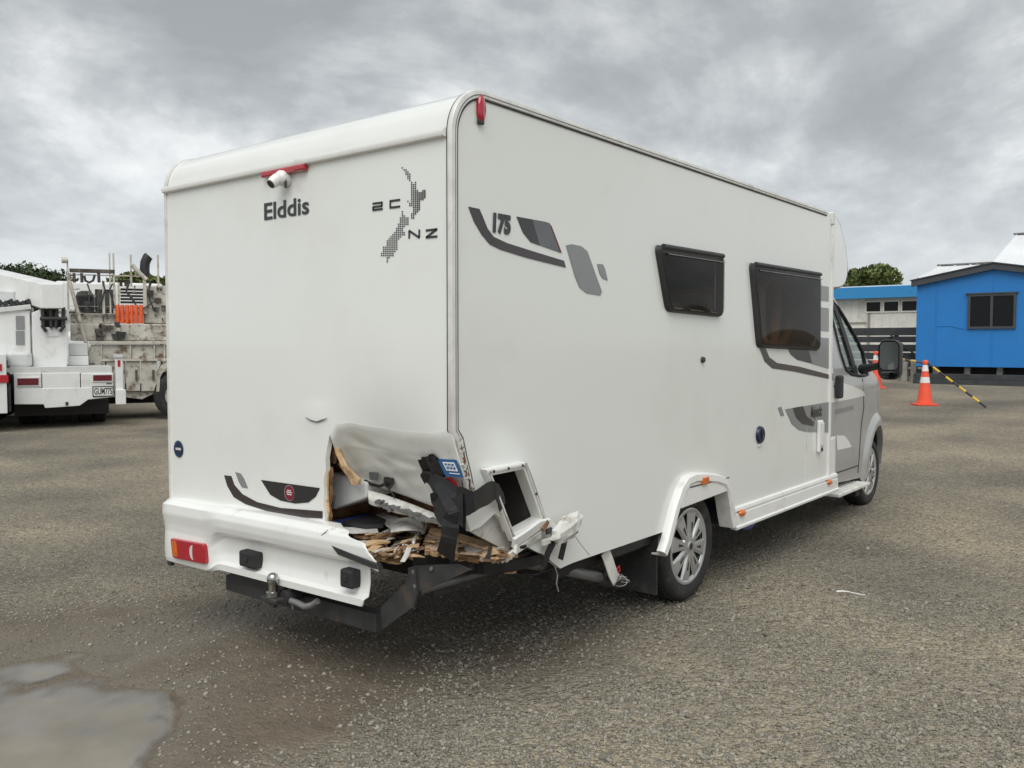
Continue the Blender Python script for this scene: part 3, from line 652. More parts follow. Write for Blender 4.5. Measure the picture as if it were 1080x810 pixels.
MB().bb(2.95, 3.05, .30, 1.4, 1.40, 1.95).build('headboard', 'cushion', van, bevel=.04)
# --- windows: black moulded frame, smoked bulging pane, top hinge rail
def window(P):
    big = [(P[0][0]-.05, P[0][1]+.032), (P[1][0]+.028, P[1][1]+.03), (P[2][0]+.028, P[2][1]-.03), (P[3][0]-.035, P[3][1]-.03)]
    wn = MB(); o_ = rpoly(big, .05, 4); c_ = ((sum(p[0] for p in big)/4), (sum(p[1] for p in big)/4))
    i_ = [(c_[0]+(x-c_[0])*.925, c_[1]+(z-c_[1])*.885) for x, z in o_]; n = len(o_); m_ = [(c_[0]+(x-c_[0])*.975, c_[1]+(z-c_[1])*.965) for x, z in o_]
    V = [(x, -.003, z) for x, z in o_]+[(x, -.026, z) for x, z in m_]+[(x, -.034, z) for x, z in i_]+[(x, .02, z) for x, z in i_]
    Fs = []
    for r_ in range(3):
        Fs += [(r_*n+i, r_*n+(i+1) % n, (r_+1)*n+(i+1) % n, (r_+1)*n+i) for i in range(n)]
    f = MB().add(V, Fs).build('window', 'black_plastic', van, smooth=45)
    def pane3(x, z):
        u = (x-c_[0])/(big[1][0]-c_[0]); v = (z-c_[1])/(big[0][1]-c_[1]); return (x, -.036-.007*max(0, 1-u*u)*max(0, 1-v*v), z)
    s = .06
    pn = panel([(c_[0]+(x-c_[0])*.95, c_[1]+(z-c_[1])*.92) for x, z in rpoly(big, .05, 4)], [], pane3, s, (0, .004, 0)).build('pane', 'acrylic', f, smooth=60)
    a, b_ = big[0], big[1]
    MB().tube([(a[0]+.06, -.028, a[1]-.008), (b_[0]-.03, -.028, b_[1]-.010)], .016, 8).build('hinge_rail', 'black_plastic', f, smooth=50)
    MB().bar((a[0]+.09, -.046, a[1]-.048), (b_[0]-.04, -.046, b_[1]-.050), .004, .006).build('rail_line', 'steel_grey', f)
    for q in (.3, .7):
        MB().bb(lerp(P[3][0], P[2][0], q)-.03, lerp(P[3][0], P[2][0], q)+.03, -.03, -.016, P[2][1]-.005, P[2][1]+.02).build('catch', 'black_plastic', f, bevel=.004)
    return f
window(w1); window(w2)
# --- wheel arch moulding, infill, skirt, markers
def swp(pts, prof, y=0.0): return MB().sweep([Vector((x, y, z)) for x, z in pts], prof, (0, -1, 0))
oa = [tuple(SP(x, y, -.02).xz) for x, y in ((698, 584), (702, 576), (706, 556), (711, 535), (718, 514), (723, 506), (730, 503), (742, 503), (755, 504.5), (764, 507), (767, 513), (769, 530), (771, 545), (773, 554))]
oa = [oa[0]]+[tuple((Vector(oa[i-1])*.25+Vector(oa[i])*.5+Vector(oa[i+1])*.25)) for i in range(1, len(oa)-1)]+[oa[-1]]
arch = swp(oa, [(.028, -.002), (.030, .032), (.020, .045), (-.016, .048), (-.030, .036), (-.032, -.06), (-.026, -.06), (-.022, -.002)]).build('wheel_arch_trim', 'white_plastic', van, smooth=45)
pf = [tuple(SP(x, y, -.02).xz) for x, y in ((716, 536), (722, 512), (728, 506), (764, 509), (767, 515), (766, 517))]
MB().prism([(x, -.038, z) for x, z in pf], (0, .05, 0)).build('arch_infill', 'white_plastic', arch, bevel=.004)
MB().bar((2.04, -.0385, .742), (2.58, -.0385, .735), .004, .007).build('arch_groove', 'gasket', arch)
p_ = SP(744, 506.8, -.048); MB().box(p_, (.075, .02, .045)).build('side_marker', 'amber_lens', arch, bevel=.006)
sk = MB(); spf = [(-.004, .515), (-.018, .508), (-.022, .488), (-.010, .480), (-.010, .474), (-.024, .468), (-.026, .395), (-.036, .385), (-.034, .370), (.01, .372), (.01, .515)]
def skirt(x0, x1, nm):
    n = len(spf); mb = MB().add([(x, y, z) for x in (x0, x1) for y, z in spf], [(i, (i+1) % n, (i+1) % n+n, i+n) for i in range(n)]+[tuple(range(n)), tuple(range(2*n-1, n-1, -1))])
    return mb.build(nm, 'white_plastic', van, smooth=35)
s1 = skirt(2.715, 4.36, 'skirt'); s2 = skirt(4.366, 4.74, 'skirt')
for (x, y) in ((783, 541), (875, 508.5)):
    p_ = SP(x, y, -.03); MB().lathe([(.0, -.012), (.026, -.012), (.036, -.004), (.038, .006)], (0, 0, 0), 'Y', 20)
    mb = MB().lathe([(.001, -.016), (.026, -.014), (.036, -.004), (.038, .008)], (0, 0, 0), 'Y', 20)
    mb.v = [Vector((q.x*1.15, q.y, q.z*.62))+p_ for q in mb.v]; mb.build('side_marker', 'amber_lens', van, smooth=60)
MB().prism([(4.585, -.006, .48), (4.585, -.006, .80), (4.74, -.0, .82), (4.74, -.0, .48)], (0, .03, 0)).build('front_skirt_panel', 'white_plastic', van, bevel=.004)
# --- fittings on the right side
p_ = SP(507, 115.5, -.006); mb = MB().lathe([(.001, -.03), (.030, -.026), (.040, -.012), (.042, .004)], (0, 0, 0), 'Y', 20)
mb.v = [Vector((q.x*.60, q.y*.55, q.z*1.50))+p_ for q in mb.v]; mk = mb.build('marker_lamp', 'red_lens', van, smooth=60)
p_ = SP(507, 128.5, -.01); MB().box(p_, (.036, .014, .022)).build('lamp_base', 'black_plastic', mk, bevel=.005)
p_ = SP(741, 379.5, -.004); mb = MB().lathe([(.001, -.014), (.016, -.013), (.02, .002)], p_, 'Y', 14); mb.build('blind_plug', 'black_plastic', van, smooth=60)
p_ = SP(801, 458.5, -.002); rv = MB().lathe([(.001, -.012), (.03, -.012), (.034, -.02), (.052, -.02), (.060, -.012), (.062, .004)], p_, 'Y', 24).build('filler_cap', 'decal_navy', van, smooth=40)
MB().box(p_+Vector((0, -.02, 0)), (.014, .016, .075)).build('grip', 'black_plastic', rv, bevel=.004)
MB().box(p_+Vector((.0, -.004, -.072)), (.05, .01, .018)).build('latch', 'white_plastic', rv, bevel=.003)
hA, hB = SP(863, 444, -.03), SP(863, 478, -.03)
hd = MB().bb(4.27, 4.36, -.03, 0, hB.z, hA.z).build('door_handle', 'white_plastic', van, bevel=.012)
MB().bb(4.288, 4.342, -.043, -.028, hB.z+.05, hA.z-.02).build('lever', 'torn_white', hd, bevel=.008)
MB().bb(4.295, 4.335, -.036, -.03, hB.z+.008, hB.z+.038).build('lock', 'steel_dark', hd, bevel=.004)
# faint joints of the door in the side wall
for x in (4.05,): MB().bb(x, x+.004, -.0035, .004, .52, .95).build('panel_joint', 'torn_white', van)

# --- flat graphics
def decal(pix, m, Y=-.003, plane='S', nm='decal', th=.0012, parent=van):
    P = [SP(x, y, Y) if plane == 'S' else RP(x, y, Y) for x, y in pix]
    e = (0, th*.9, 0) if plane == 'S' else (th*.9, 0, 0)
    return MB().prism(P, e).build(nm, m, parent)
def z6(P, o=(480, 200), k=6.0): return [(o[0]+x/k, o[1]+y/k) for x, y in P]
decal(z6([(85, 107), (155, 122), (176, 170), (206, 245), (245, 298), (330, 338), (500, 392), (690, 450), (702, 493), (450, 430), (290, 380), (220, 345), (170, 285), (120, 200)]), 'decal_maroon', nm='stripe_graphic')
decal(z6([(390, 170), (488, 188), (535, 352), (480, 332), (430, 270)]), 'decal_dark', nm='stripe_graphic')
decal(z6([(489, 188), (580, 205), (604, 232), (650, 340), (668, 398), (536, 352)]), 'decal_slate', nm='stripe_graphic')
decal(z6([(586, 207), (594, 209), (612, 232), (676, 400), (668, 398), (606, 232)]), 'decal_crimson', Y=-.0042, nm='stripe_graphic')
decal(z6([(703, 352), (740, 345), (800, 358), (838, 390), (930, 645), (920, 670), (835, 655), (790, 620), (760, 550)]), 'decal_grey', nm='stripe_graphic')
decal(z6([(900, 470), (935, 472), (950, 500), (967, 575), (935, 562), (915, 530)]), 'decal_grey', nm='stripe_graphic')
zz_ = lambda P: z6(P, (780, 260), 3.683)
decal(zz_([(300, 148), (347, 157), (347, 213), (300, 208)]), 'decal_grey', nm='stripe_graphic')
decal(zz_([(300, 234), (347, 240), (347, 330), (300, 325)]), 'decal_grey', nm='stripe_graphic')
decal(zz_([(190, 400), (268, 400), (283, 455), (225, 440), (200, 420)]), 'decal_dark', nm='stripe_graphic')
decal(zz_([(268, 400), (295, 352), (347, 356), (347, 474), (283, 456)]), 'decal_grey', nm='stripe_graphic', Y=-.0032)
decal(zz_([(78, 392), (102, 396), (116, 430), (146, 452), (230, 466), (347, 497), (347, 514), (215, 486), (128, 473), (98, 446)]), 'decal_maroon', nm='stripe_graphic')
decal(zz_([(178, 632), (347, 604), (347, 722), (262, 720), (230, 712), (203, 688)]), 'decal_grey', nm='stripe_graphic')
decal(zz_([(207, 627), (247, 620), (260, 658), (293, 684), (288, 698), (245, 690), (220, 665)]), 'decal_dark', Y=-.0044, nm='stripe_graphic')
decal(zz_([(150, 626), (163, 622), (174, 656), (161, 659)]), 'decal_grey', nm='stripe_graphic')
# side lettering
a0 = SP(518, 243, -.004); text_mesh('175', .105, lambda x, y: (a0.x+x, -.004, a0.z+y), bold=.007, shear=.06, sx=.85).build('lettering', 'decal_dark', van)
a1 = SP(855, 440.5, -.0046); text_mesh('Majestic', .125, lambda x, y: (a1.x+x, -.0046, a1.z+y), bold=.004, shear=.1, sx=.62).build('lettering', 'decal_dark', van)
# rear lettering and emblem
RX = -.0028
def rear_text(s, px, py, size, px2, bold=0.0, m='decal_dark'):
    a = RP(px, py, RX); e = RP(px2, py, RX)
    w_ = text_mesh(s, size, lambda x, y: (x, y, 0), bold=bold); x1 = max(v.x for v in w_.v); k = (a.y-e.y)/x1
    return text_mesh(s, size, lambda x, y: (RX, a.y-x*k, a.z+y), bold=bold).build('lettering', m, rw)
rear_text('Elddis', 277.5, 232, .115, 326, .0025)
def strokes(P, w, nm='lettering'):
    for st_ in P:
        pts = [RP(380+x/7.36, 170+y/7.36, RX) for x, y in st_]
        MB().ribbon(pts, w, [Vector((0, -(pts[min(i+1, len(pts)-1)]-pts[max(i-1, 0)]).z, (pts[min(i+1, len(pts)-1)]-pts[max(i-1, 0)]).y)) for i in range(len(pts))], .0015).build(nm, 'decal_dark', rw)
def seg(P): return [[P[i], P[i+1]] for i in range(len(P)-1)]
strokes(seg([(95, 330), (172, 320)])+seg([(167, 318), (167, 350)])+seg([(170, 347), (95, 357)])+seg([(99, 355), (99, 382)])+seg([(95, 380), (173, 370)]), .009)
strokes(seg([(308, 299), (228, 310)])+seg([(232, 309), (232, 360)])+seg([(228, 361), (308, 351)]), .009)
strokes(seg([(379, 600), (379, 538)])+seg([(377, 538), (459, 594)])+seg([(457, 592), (457, 530)]), .009)
strokes(seg([(508, 538), (597, 527)])+seg([(593, 528), (512, 590)])+seg([(508, 592), (597, 583)]), .009)
north = [(318, 42), (345, 62), (378, 70), (388, 110), (392, 148), (402, 165), (415, 180), (415, 155), (432, 165), (434, 215), (447, 225), (450, 245), (466, 245), (468, 238), (480, 240), (480, 218), (510, 215), (512, 282), (495, 290), (492, 302), (467, 304), (464, 368), (445, 398), (425, 420), (412, 445), (386, 445), (388, 402), (408, 398), (408, 358), (388, 355), (376, 340), (372, 318), (358, 312), (362, 300), (388, 318), (384, 165), (372, 165), (370, 145), (355, 145), (358, 105), (340, 98), (340, 70), (320, 66)]
south = [(312, 388), (326, 390), (330, 412), (345, 415), (345, 432), (370, 432), (370, 490), (352, 492), (352, 515), (338, 520), (342, 580), (312, 585), (308, 604), (292, 610), (286, 690), (268, 695), (265, 715), (250, 740), (212, 760), (210, 782), (198, 775), (200, 742), (153, 742), (153, 702), (170, 700), (168, 662), (196, 655), (200, 620), (228, 595), (228, 575), (256, 568), (258, 545), (272, 540), (274, 520), (286, 515), (288, 480), (300, 475), (300, 432), (312, 428)]
mb = MB()
for poly in (north, south):
    for i in range(9, 36):
        for j in range(0, 50):
            x = i*14.6+4; y = j*16.2-(x-300)*.0+3
            if inpoly(x, y, poly):
                c = RP(380+x/7.36, 170+y/7.36, RX); hw = .0038; hh = .0029+.0016*max(0, min(1, (x-400)/100))*(y > 215)
                mb.add([(RX, c.y+a*hw, c.z+b_*hh) for a, b_ in ((-1, -1), (1, -1), (1, 1), (-1, 1))], [(0, 1, 2, 3)])
mb.build('island_emblem', 'decal_dark', rw)
# rear lower graphics
z1 = lambda P: z6(P, (160, 420), 3.24)
decal(z1([(247, 263), (272, 266), (282, 296), (310, 328), (360, 355), (440, 375), (583, 386), (583, 411), (500, 407), (400, 388), (320, 362), (280, 338), (258, 300)]), 'decal_maroon', RX, 'R', 'stripe_graphic')
decal(z1([(285, 252), (304, 257), (316, 276), (329, 308), (308, 305), (297, 285)]), 'decal_grey', RX, 'R', 'stripe_graphic')
decal(z1([(373, 279), (574, 307), (560, 336), (535, 356), (490, 360), (440, 350), (405, 330)]), 'decal_dark', RX, 'R', 'stripe_graphic')
def disc(cx_, cy_, rad, m, X, par, nm):
    c = RP(cx_, cy_, X); return MB().prism([(X, c.y+rad*math.cos(k*math.pi/16), c.z+rad*math.sin(k*math.pi/16)) for k in range(32)], (.001, 0, 0)).build(nm, m, par)
disc(305, 520, .040, 'decal_grey', -.0045, rw, 'round_badge'); disc(305, 520, .036, 'decal_crimson', -.0060, rw, 'round_badge')
for k, (w_, dz) in enumerate(((.030, .012), (.044, .003), (.036, -.007))):
    c = RP(305, 520, -.0068); MB().box((-.0068, c.y, c.z+dz), (.0012, w_, .004)).build('badge_mark', 'decal_white', rw)
bd = disc(188, 473.5, .047, 'decal_navy', -.0065, rw, 'round_badge'); disc(188, 473.5, .040, 'decal_blue', -.0078, rw, 'round_badge'); disc(188, 473.5, .037, 'decal_navy', -.0088, rw, 'round_badge')
c = RP(188, 473.5, -.0098)
for k in range(5): MB().box((-.0098, c.y+.022-.011*k, c.z), (.001, .007, .013)).build('badge_mark', 'decal_white', rw)
# --- brake lamp and reversing camera
bA, bB = RP(277, 184.5, -.02), RP(322, 176.5, -.02)
bl_ = MB().bar((-.018, bA.y, (bA.z+bB.z)/2), (-.018, bB.y, (bA.z+bB.z)/2), .03, .030).build('brake_lamp', 'red_lens', van, bevel=.008)
cc = RP(298, 189, -.03)
cm_ = MB().lathe([(.001, -.036), (.024, -.033), (.036, -.018), (.038, -.004), (.036, .03)], cc+Vector((-.0, 0, .004)), 'X', 20).build('reversing_camera', 'white_plastic', van, smooth=50)
q = Matrix.Rotation(R(-38), 3, 'Y')
lt = MB().lathe([(.012, -.042), (.024, -.040), (.028, -.02), (.028, .01)], (0, 0, 0), 'X', 18); lt.v = [q @ v + cc+Vector((-.03, .008, -.006)) for v in lt.v]; lt.build('lens_hood', 'white_plastic', cm_, smooth=50)
lt = MB().lathe([(.001, -.039), (.020, -.041), (.020, -.03)], (0, 0, 0), 'X', 18); lt.v = [q @ v + cc+Vector((-.0312, .008, -.0075)) for v in lt.v]; lt.build('lens', 'black_plastic', cm_, smooth=50)
MB().bar(cc+Vector((-.006, -.028, .02)), cc+Vector((-.004, -.03, -.045)), .012, .012).build('cable_entry', 'black_plastic', cm_)

# --- rear bumper (left two thirds survive), moulded profile swept across the van
yL, yR = 2.235, RP(398, 597, -.08).y
def zoff(y): return .022*(1.5-y)/1.5
def cut(v):
    """Y of the torn end at profile position v (0 top lip, 1 bottom edge)"""
    xs = [0, .06, .10, .16, .20, .26, .30, .36, .42, .44, .60, .85, .92, 1.0]; px_ = [346, 357, 366, 371, 388, 391, 396, 399, 398, 386, 383.5, 384, 382, 376]
    x = float(np.interp(v, xs, px_)); return RP(x, 590, -.07).y+(.006*math.sin(47*v)+.004*math.sin(113*v))*(1 if v < .43 else .15)
def bump(u, v):
    y = lerp(yL, cut(v), u)
    # plan rounding at the left corner
    px = 0.0
    if y > 2.06: k_ = (y-2.06)/(yL-2.06); px = .13*(1-math.sqrt(max(0, 1-k_*k_)))
    centre = float(sstep(1.60, 1.72, np.array(1.60+1.72-y)))*1.0
    c = float(1-sstep(1.56, 1.74, np.array(y)))                 # 1 in the number-plate recess, 0 at the lamp
    prof_c = [(.012, .745), (-.055, .740), (-.090, .718), (-.098, .685), (-.094, .645), (-.084, .612), (-.066, .598), (-.034, .585), (-.034, .500), (-.044, .455), (-.076, .445), (-.074, .412), (-.03, .402)]
    prof_l = [(.012, .735), (-.05, .730), (-.082, .71), (-.086, .66), (-.074, .60), (-.070, .56), (-.072, .53), (-.074, .49), (-.074, .45), (-.072, .41), (-.066, .385), (-.05, .375), (-.02, .372)]
    s = v*12; i = min(int(s), 11); f = s-i
    a = [lerp(prof_c[i][k], prof_c[i+1][k], f) for k in (0, 1)]; b_ = [lerp(prof_l[i][k], prof_l[i+1][k], f) for k in (0, 1)]
    x = lerp(b_[0], a[0], c)+px; z = lerp(b_[1], a[1], c)+zoff(y)-.012*math.exp(-((y-2.2)/.08)**2)
    # torn end: upper lip survives further than the lower apron
    return (x, y, z)
bmp = MB().grid(bump, 110, 60).build('rear_bumper', 'bumper_white', van, smooth=50)
md = bmp.modifiers.new('solid', 'SOLIDIFY'); md.thickness = .005; md.offset = -1
# tail lamp
lc = [RP(x, y, -.078) for x, y in ((181.5, 567), (217, 573.5), (218.5, 595), (184, 588))]
def lampbox(P, x0, x1, r=.02):
    q_ = rpoly([(p.y, p.z) for p in P], r, 5); return MB().prism([(x0, a, b_) for a, b_ in q_], (x1-x0, 0, 0))
tl_ = lampbox(lc, -.092, -.06).build('tail_lamp', 'red_lens', bmp, bevel=.006)
def sub(u0, u1, v0, v1): 
    f_ = lambda u, v: lc[0].lerp(lc[1], u).lerp(lc[3].lerp(lc[2], u), v)
    return [f_(u0, v0), f_(u1, v0), f_(u1, v1), f_(u0, v1)]
lampbox(sub(.04, .19, .10, .88), -.0945, -.09, .012).build('indicator_lens', 'amber_lens', tl_)
ce = lc[0].lerp(lc[2], .5); cw = (lc[0]-lc[1]).length; ch = (lc[0]-lc[3]).length
cx0 = sub(.64, .66, .5, .5)[0]
cr_ = [(cx0.y-.012+.032*math.sin(R(a)), cx0.z+.040*math.cos(R(a))) for a in range(0, 181, 20)]+[(cx0.y-.012+.008*math.sin(R(a)), cx0.z+.040*math.cos(R(a))) for a in range(160, 19, -20)]
MB().prism([(-.0945, a, b_) for a, b_ in cr_], (.004, 0, 0)).build('reverse_lens', 'clear_lens', tl_)
MB().bb(-.060, -.035, 2.085, 2.125, .345, .40).build('lower_bracket', 'black_plastic', bmp, bevel=.006)
# rubber blocks in the recess
for (x0, y0, x1, y1) in ((253.5, 577, 270.5, 601), (360, 596, 373.5, 622)):
    a, b_ = RP(x0, y0, -.075), RP(x1, y1, -.075)
    k_ = MB().bb(-.088, -.03, b_.y, a.y, b_.z, a.z-.012).build('bumper_block', 'rubber', bmp, bevel=.012)
    MB().bb(-.094, -.08, (a.y+b_.y)/2-.012, (a.y+b_.y)/2+.012, b_.z+.03, a.z-.04).build('block_rib', 'rubber', k_, bevel=.004)
# black reflector slot, hanging at the broken end
mb = MB().prism([RP(x, y, -.10) for x, y in ((349, 575.5), (360, 580), (397, 595), (399.5, 601), (392, 599.5), (356, 585))], (.03, 0, 0)); mb.build('reflector_slot', 'black_plastic', bmp, bevel=.003)
MB().ribbon([RP(x, y, -.09) for x, y in ((372, 587), (385, 594), (399, 601))], .014, (0, 0, 1), .004).build('bumper_shard', 'bumper_white', bmp)
# crack lines
MB().ribbon([RP(x, y, -.093) for x, y in ((346, 559), (342, 562), (338, 566), (336, 568))], .003, (0, 1, 0), .002).build('crack', 'gasket', bmp)

def ZP(x, y, z): return on_axis(x, y, 2, z)
# --- wreckage inside and below the torn corner
fb = [RP(x, y, .17) for x, y in ((350, 498), (387, 509), (387, 525), (351, 538))]
foam = MB().add(fb+[p+Vector((.22, .03, .0)) for p in fb], [(0, 1, 2, 3), (7, 6, 5, 4), (0, 4, 5, 1), (1, 5, 6, 2), (2, 6, 7, 3), (3, 7, 4, 0)]).build('foam_block', 'foam', van, bevel=.012, seg=3)
MB().bb(.50, .54, .40, 1.5, .66, 1.5).build('inner_panel', 'wood_brown', van)
MB().bb(.02, .5, 1.05, 1.09, .66, 1.3).build('inner_panel', 'wood_brown', van)
a = [ZP(x, y, .70) for x, y in ((349, 545), (395, 541), (396, 553), (350, 562))]
MB().prism(a, (0, 0, -.02)).build('shelf_board', 'wood_brown', van)
def shard(pts, X, m, nm, th=.012, par=van):
    return MB().prism([RP(x, y, X) for x, y in pts], (th, 0, 0)).build(nm, m, par)
shard([(345, 466), (350, 458), (357, 473), (361, 483), (355, 481), (352, 489), (346, 485)], .06, 'wood_brown', 'wood_splinter')
shard([(351, 464), (356, 473), (363, 489), (367, 496), (360, 492), (353, 476)], .045, 'wood_pale', 'wood_splinter')
shard([(356, 489), (360, 487), (378, 506), (377, 511), (372, 512), (365, 501)], .10, 'wood_pale', 'wood_splinter', .018)
shard([(343, 492), (349, 493), (350, 503), (348, 512), (350, 522), (347, 534), (349, 545), (347, 556), (351, 559), (342, 557), (342.5, 520)], .03, 'wood_brown', 'torn_edge')
shard([(342.6, 494), (346, 496), (345, 520), (346.5, 540), (345, 554), (342.4, 556)], .016, 'wood_pale', 'torn_edge', .008)
shard([(347, 500), (351, 503), (350, 515), (352, 524), (350, 537), (347, 532)], .12, 'steel_grey', 'torn_edge')
MB().bar(ZP(352, 551.5, .72), ZP(391, 543, .72), .035, .012).build('blue_strip', 'blue_plastic', van, bevel=.002)
mb = MB().prism([ZP(x, y, .705) for x, y in ((361, 554), (372, 549), (393, 546), (407, 552), (404, 557), (385, 558))], (0, 0, .02)); mb.build('black_scrap', 'black_plastic', van)
for k, P in enumerate((((346, 556), (372, 557), (398, 558), (399, 562), (372, 563), (350, 561)), ((388, 546), (403, 541), (425, 548), (441, 556), (447, 562), (430, 557), (414, 560), (404, 552)))):
    mb = MB().prism([ZP(x, y, .70+.012*k) for x, y in P], (0, 0, .004)); mb.build('white_scrap', 'torn_white', van)
MB().grid(lambda u, v: ZP(lerp(412, 447, u), lerp(549, 562, v)+6*u*(1-u)-4*math.sin(3*u), .715+.03*math.sin(math.pi*u)), 10, 5, (0, 0, .004)).build('white_scrap', 'torn_white', van, smooth=60)
# small timber: each a wedge-shaped splinter, shared meshes
def splinter_mesh(m, i):
    me_ = bpy.data.meshes.new('wood_splinter'); r_ = random.Random(i*7+3); V = []
    for x, s in ((-.5, .75+.4*r_.random()), (-.15, 1), (.25, .95), (.5, .35+.55*r_.random())):
        for a_, b_ in ((-1, -1), (1, -1), (1, 1), (-1, 1)): V.append((x+r_.uniform(-.16, .16)*(abs(x) > .4)+r_.uniform(-.04, .04), a_*.5*s*r_.uniform(.6, 1.25), b_*.5*s*r_.uniform(.6, 1.2)))
    Fs = [(3, 2, 1, 0), (12, 13, 14, 15)]
    for q_ in range(3): Fs += [(q_*4+k, q_*4+(k+1) % 4, q_*4+4+(k+1) % 4, q_*4+4+k) for k in range(4)]
    me_.from_pydata(V, [], Fs); me_.update(); me_.materials.append(MAT[m]); return me_
SPM = {m: [splinter_mesh(m, i+11*k) for i in range(4)] for k, m in enumerate(('wood_pale', 'wood_brown', 'wood_pink', 'torn_white', 'black_plastic'))}
def splinter(p, a_px, z, L_, w_, h_, m, tilt=0.0, nm='wood_splinter'):
    d = (ZP(p[0]+6*math.cos(R(a_px)), p[1]+6*math.sin(R(a_px)), z)-ZP(p[0], p[1], z)).normalized()
    d = (d+Vector((0, 0, tilt))).normalized(); s_ = d.cross(Vector((0, 0, 1))).normalized(); u_ = s_.cross(d)
    o = link(bpy.data.objects.new(nm, random.choice(SPM[m]))); o.parent = van
    Mx = Matrix((d*L_, s_*w_, u_*h_)).transposed().to_4x4(); Mx.translation = ZP(p[0], p[1], z)-ORG[van.name]; o.matrix_local = Mx
    return o
rs_ = random.Random(5)
for k in range(12):    # grey-brown layered lumps by the bumper
    splinter((rs_.uniform(374, 408), rs_.uniform(561, 576)), rs_.uniform(-25, 15), rs_.uniform(.63, .69), rs_.uniform(.08, .18), rs_.uniform(.03, .06), rs_.uniform(.015, .03), rs_.choice(['wood_brown', 'wood_brown', 'torn_white', 'wood_pale']), rs_.uniform(-.1, .2))
for k in range(70):    # yellow-brown splinters heaped in the middle
    y = rs_.uniform(560, 586); x = rs_.uniform(392, 446)
    splinter((x, y), rs_.choice([rs_.uniform(-60, -25), rs_.uniform(-15, 25)]), rs_.uniform(.63, .695), rs_.uniform(.04, .15), rs_.uniform(.008, .05), rs_.uniform(.004, .010), rs_.choice(['wood_pale', 'wood_pale', 'wood_brown', 'wood_brown', 'wood_pink', 'torn_white']), rs_.uniform(-.15, .35))
for k in range(10):
    splinter((rs_.uniform(388, 436), rs_.uniform(583, 591)), rs_.uniform(-10, 15), .60, rs_.uniform(.08, .16), .03, .014, rs_.choice(['wood_pale', 'wood_brown']), rs_.uniform(-.1, .15))
# pinkish floor timbers
for k, (P, m) in enumerate(((((449, 563), (483, 569), (484, 584), (449, 578)), 'wood_pink'), (((450, 566), (482, 573), (483, 586), (448, 580)), 'wood_pale'), (((484, 570), (529, 581), (530, 588), (484, 584)), 'wood_pink'), (((486, 574), (524, 583), (527, 590), (484, 587)), 'wood_pink'), (((490, 573), (514, 577), (522, 585), (492, 583)), 'torn_white'), (((452, 567), (468, 569), (470, 577), (454, 575)), 'torn_white'), (((470, 573), (505, 580), (504, 591), (466, 585)), 'wood_brown'))):
    q_ = densify(P, 3); MB().prism([ZP(x+rs_.uniform(-1.6, 1.6), y+rs_.uniform(-1.3, 1.3), .676-.010*(k % 4)) for x, y in q_], (.008, .01, -.014-.008*(k % 2))).build('floor_timber', m, van)
for k in range(40):
    t_ = rs_.random(); splinter((lerp(447, 532, t_), lerp(572, 588, t_)+rs_.uniform(-7, 4)), rs_.uniform(-20, 35), rs_.uniform(.655, .69), rs_.uniform(.04, .12), rs_.uniform(.006, .03), rs_.uniform(.004, .010), rs_.choice(['wood_pink', 'wood_pink', 'wood_pale', 'wood_brown']), rs_.uniform(-.2, .3))
MB().prism([ZP(x, y, .69) for x, y in ((455, 556), (480, 561), (512, 571), (528, 580), (524, 582), (500, 574), (470, 565), (452, 560))], (0, 0, -.012)).build('floor_timber', 'wood_pale', van)
for k in range(14):
    splinter((rs_.uniform(450, 545), 0), 0, .62, .01, .01, .01, 'wood_pink') if False else splinter((lerp(450, 540, k/13)+rs_.uniform(-3, 3), lerp(564, 586, k/13)+rs_.uniform(-6, 3)), rs_.uniform(5, 30), rs_.uniform(.63, .66), rs_.uniform(.05, .13), .02, .012, rs_.choice(['wood_pale', 'wood_brown', 'wood_pink']), rs_.uniform(0, .2))
for k in range(16):    # loose bits behind the hatch
    splinter((rs_.uniform(505, 556), rs_.uniform(548, 582)), rs_.uniform(-80, 40), rs_.uniform(.66, .74), rs_.uniform(.04, .10), .02, .012, rs_.choice(['wood_brown', 'torn_white', 'black_plastic', 'wood_brown']), rs_.uniform(-.2, .8))
MB().tube([ZP(x, y, .70) for x, y in ((436, 572), (441, 561), (447, 554), (450, 553), (446, 562))], .008, 6).build('torn_trim_curl', 'torn_white', van, smooth=60)
# side skin scrap under the corner and its inner lining
MB().prism([SP(x, y, .03) for x, y in ((498, 561), (506, 556), (513, 548), (519, 541), (527, 548), (536, 566), (541, 576), (536, 583), (520, 573), (508, 567))], (0, .02, 0)).build('inner_lining', 'torn_white', van)
MB().bb(.55, .6, .05, 1.0, .66, 1.25).build('shade_backing', 'room_dark', van)  # near-black panels; their colour gives the shade inside the hatch opening
MB().bb(.36, .60, .34, .37, .66, 1.25).build('shade_backing', 'room_dark', van)
# --- service hatch frame, sprung loose and skewed
hc = [SP(x, y, -.045) for x, y in ((512.5, 495), (554, 487), (577, 552), (542, 572))]
def loop(P, ins):
    c_ = sum(P, Vector())/4; return [c_+(p-c_)*ins for p in P]
O1 = loop(hc, 1.0); I1 = loop(hc, .80)
hf = MB()
V = O1+I1+[p+Vector((.012, .07, 0)) for p in I1]+[p+Vector((0, .03, 0)) for p in O1]
Fs = []
for i in range(4):
    j = (i+1) % 4; Fs += [(i, j, 4+j, 4+i), (4+i, 4+j, 8+j, 8+i), (12+i, 12+j, j, i)]
hfo = hf.add(V, Fs).build('service_hatch_frame', 'white_plastic', van, bevel=.005)
G_ = loop([p+Vector((0, -.004, 0)) for p in hc], .92)
for i in range(4): MB().bar(G_[i], G_[(i+1) % 4], .008, .008, (0, 1, 0)).build('frame_bead', 'torn_white', hfo)
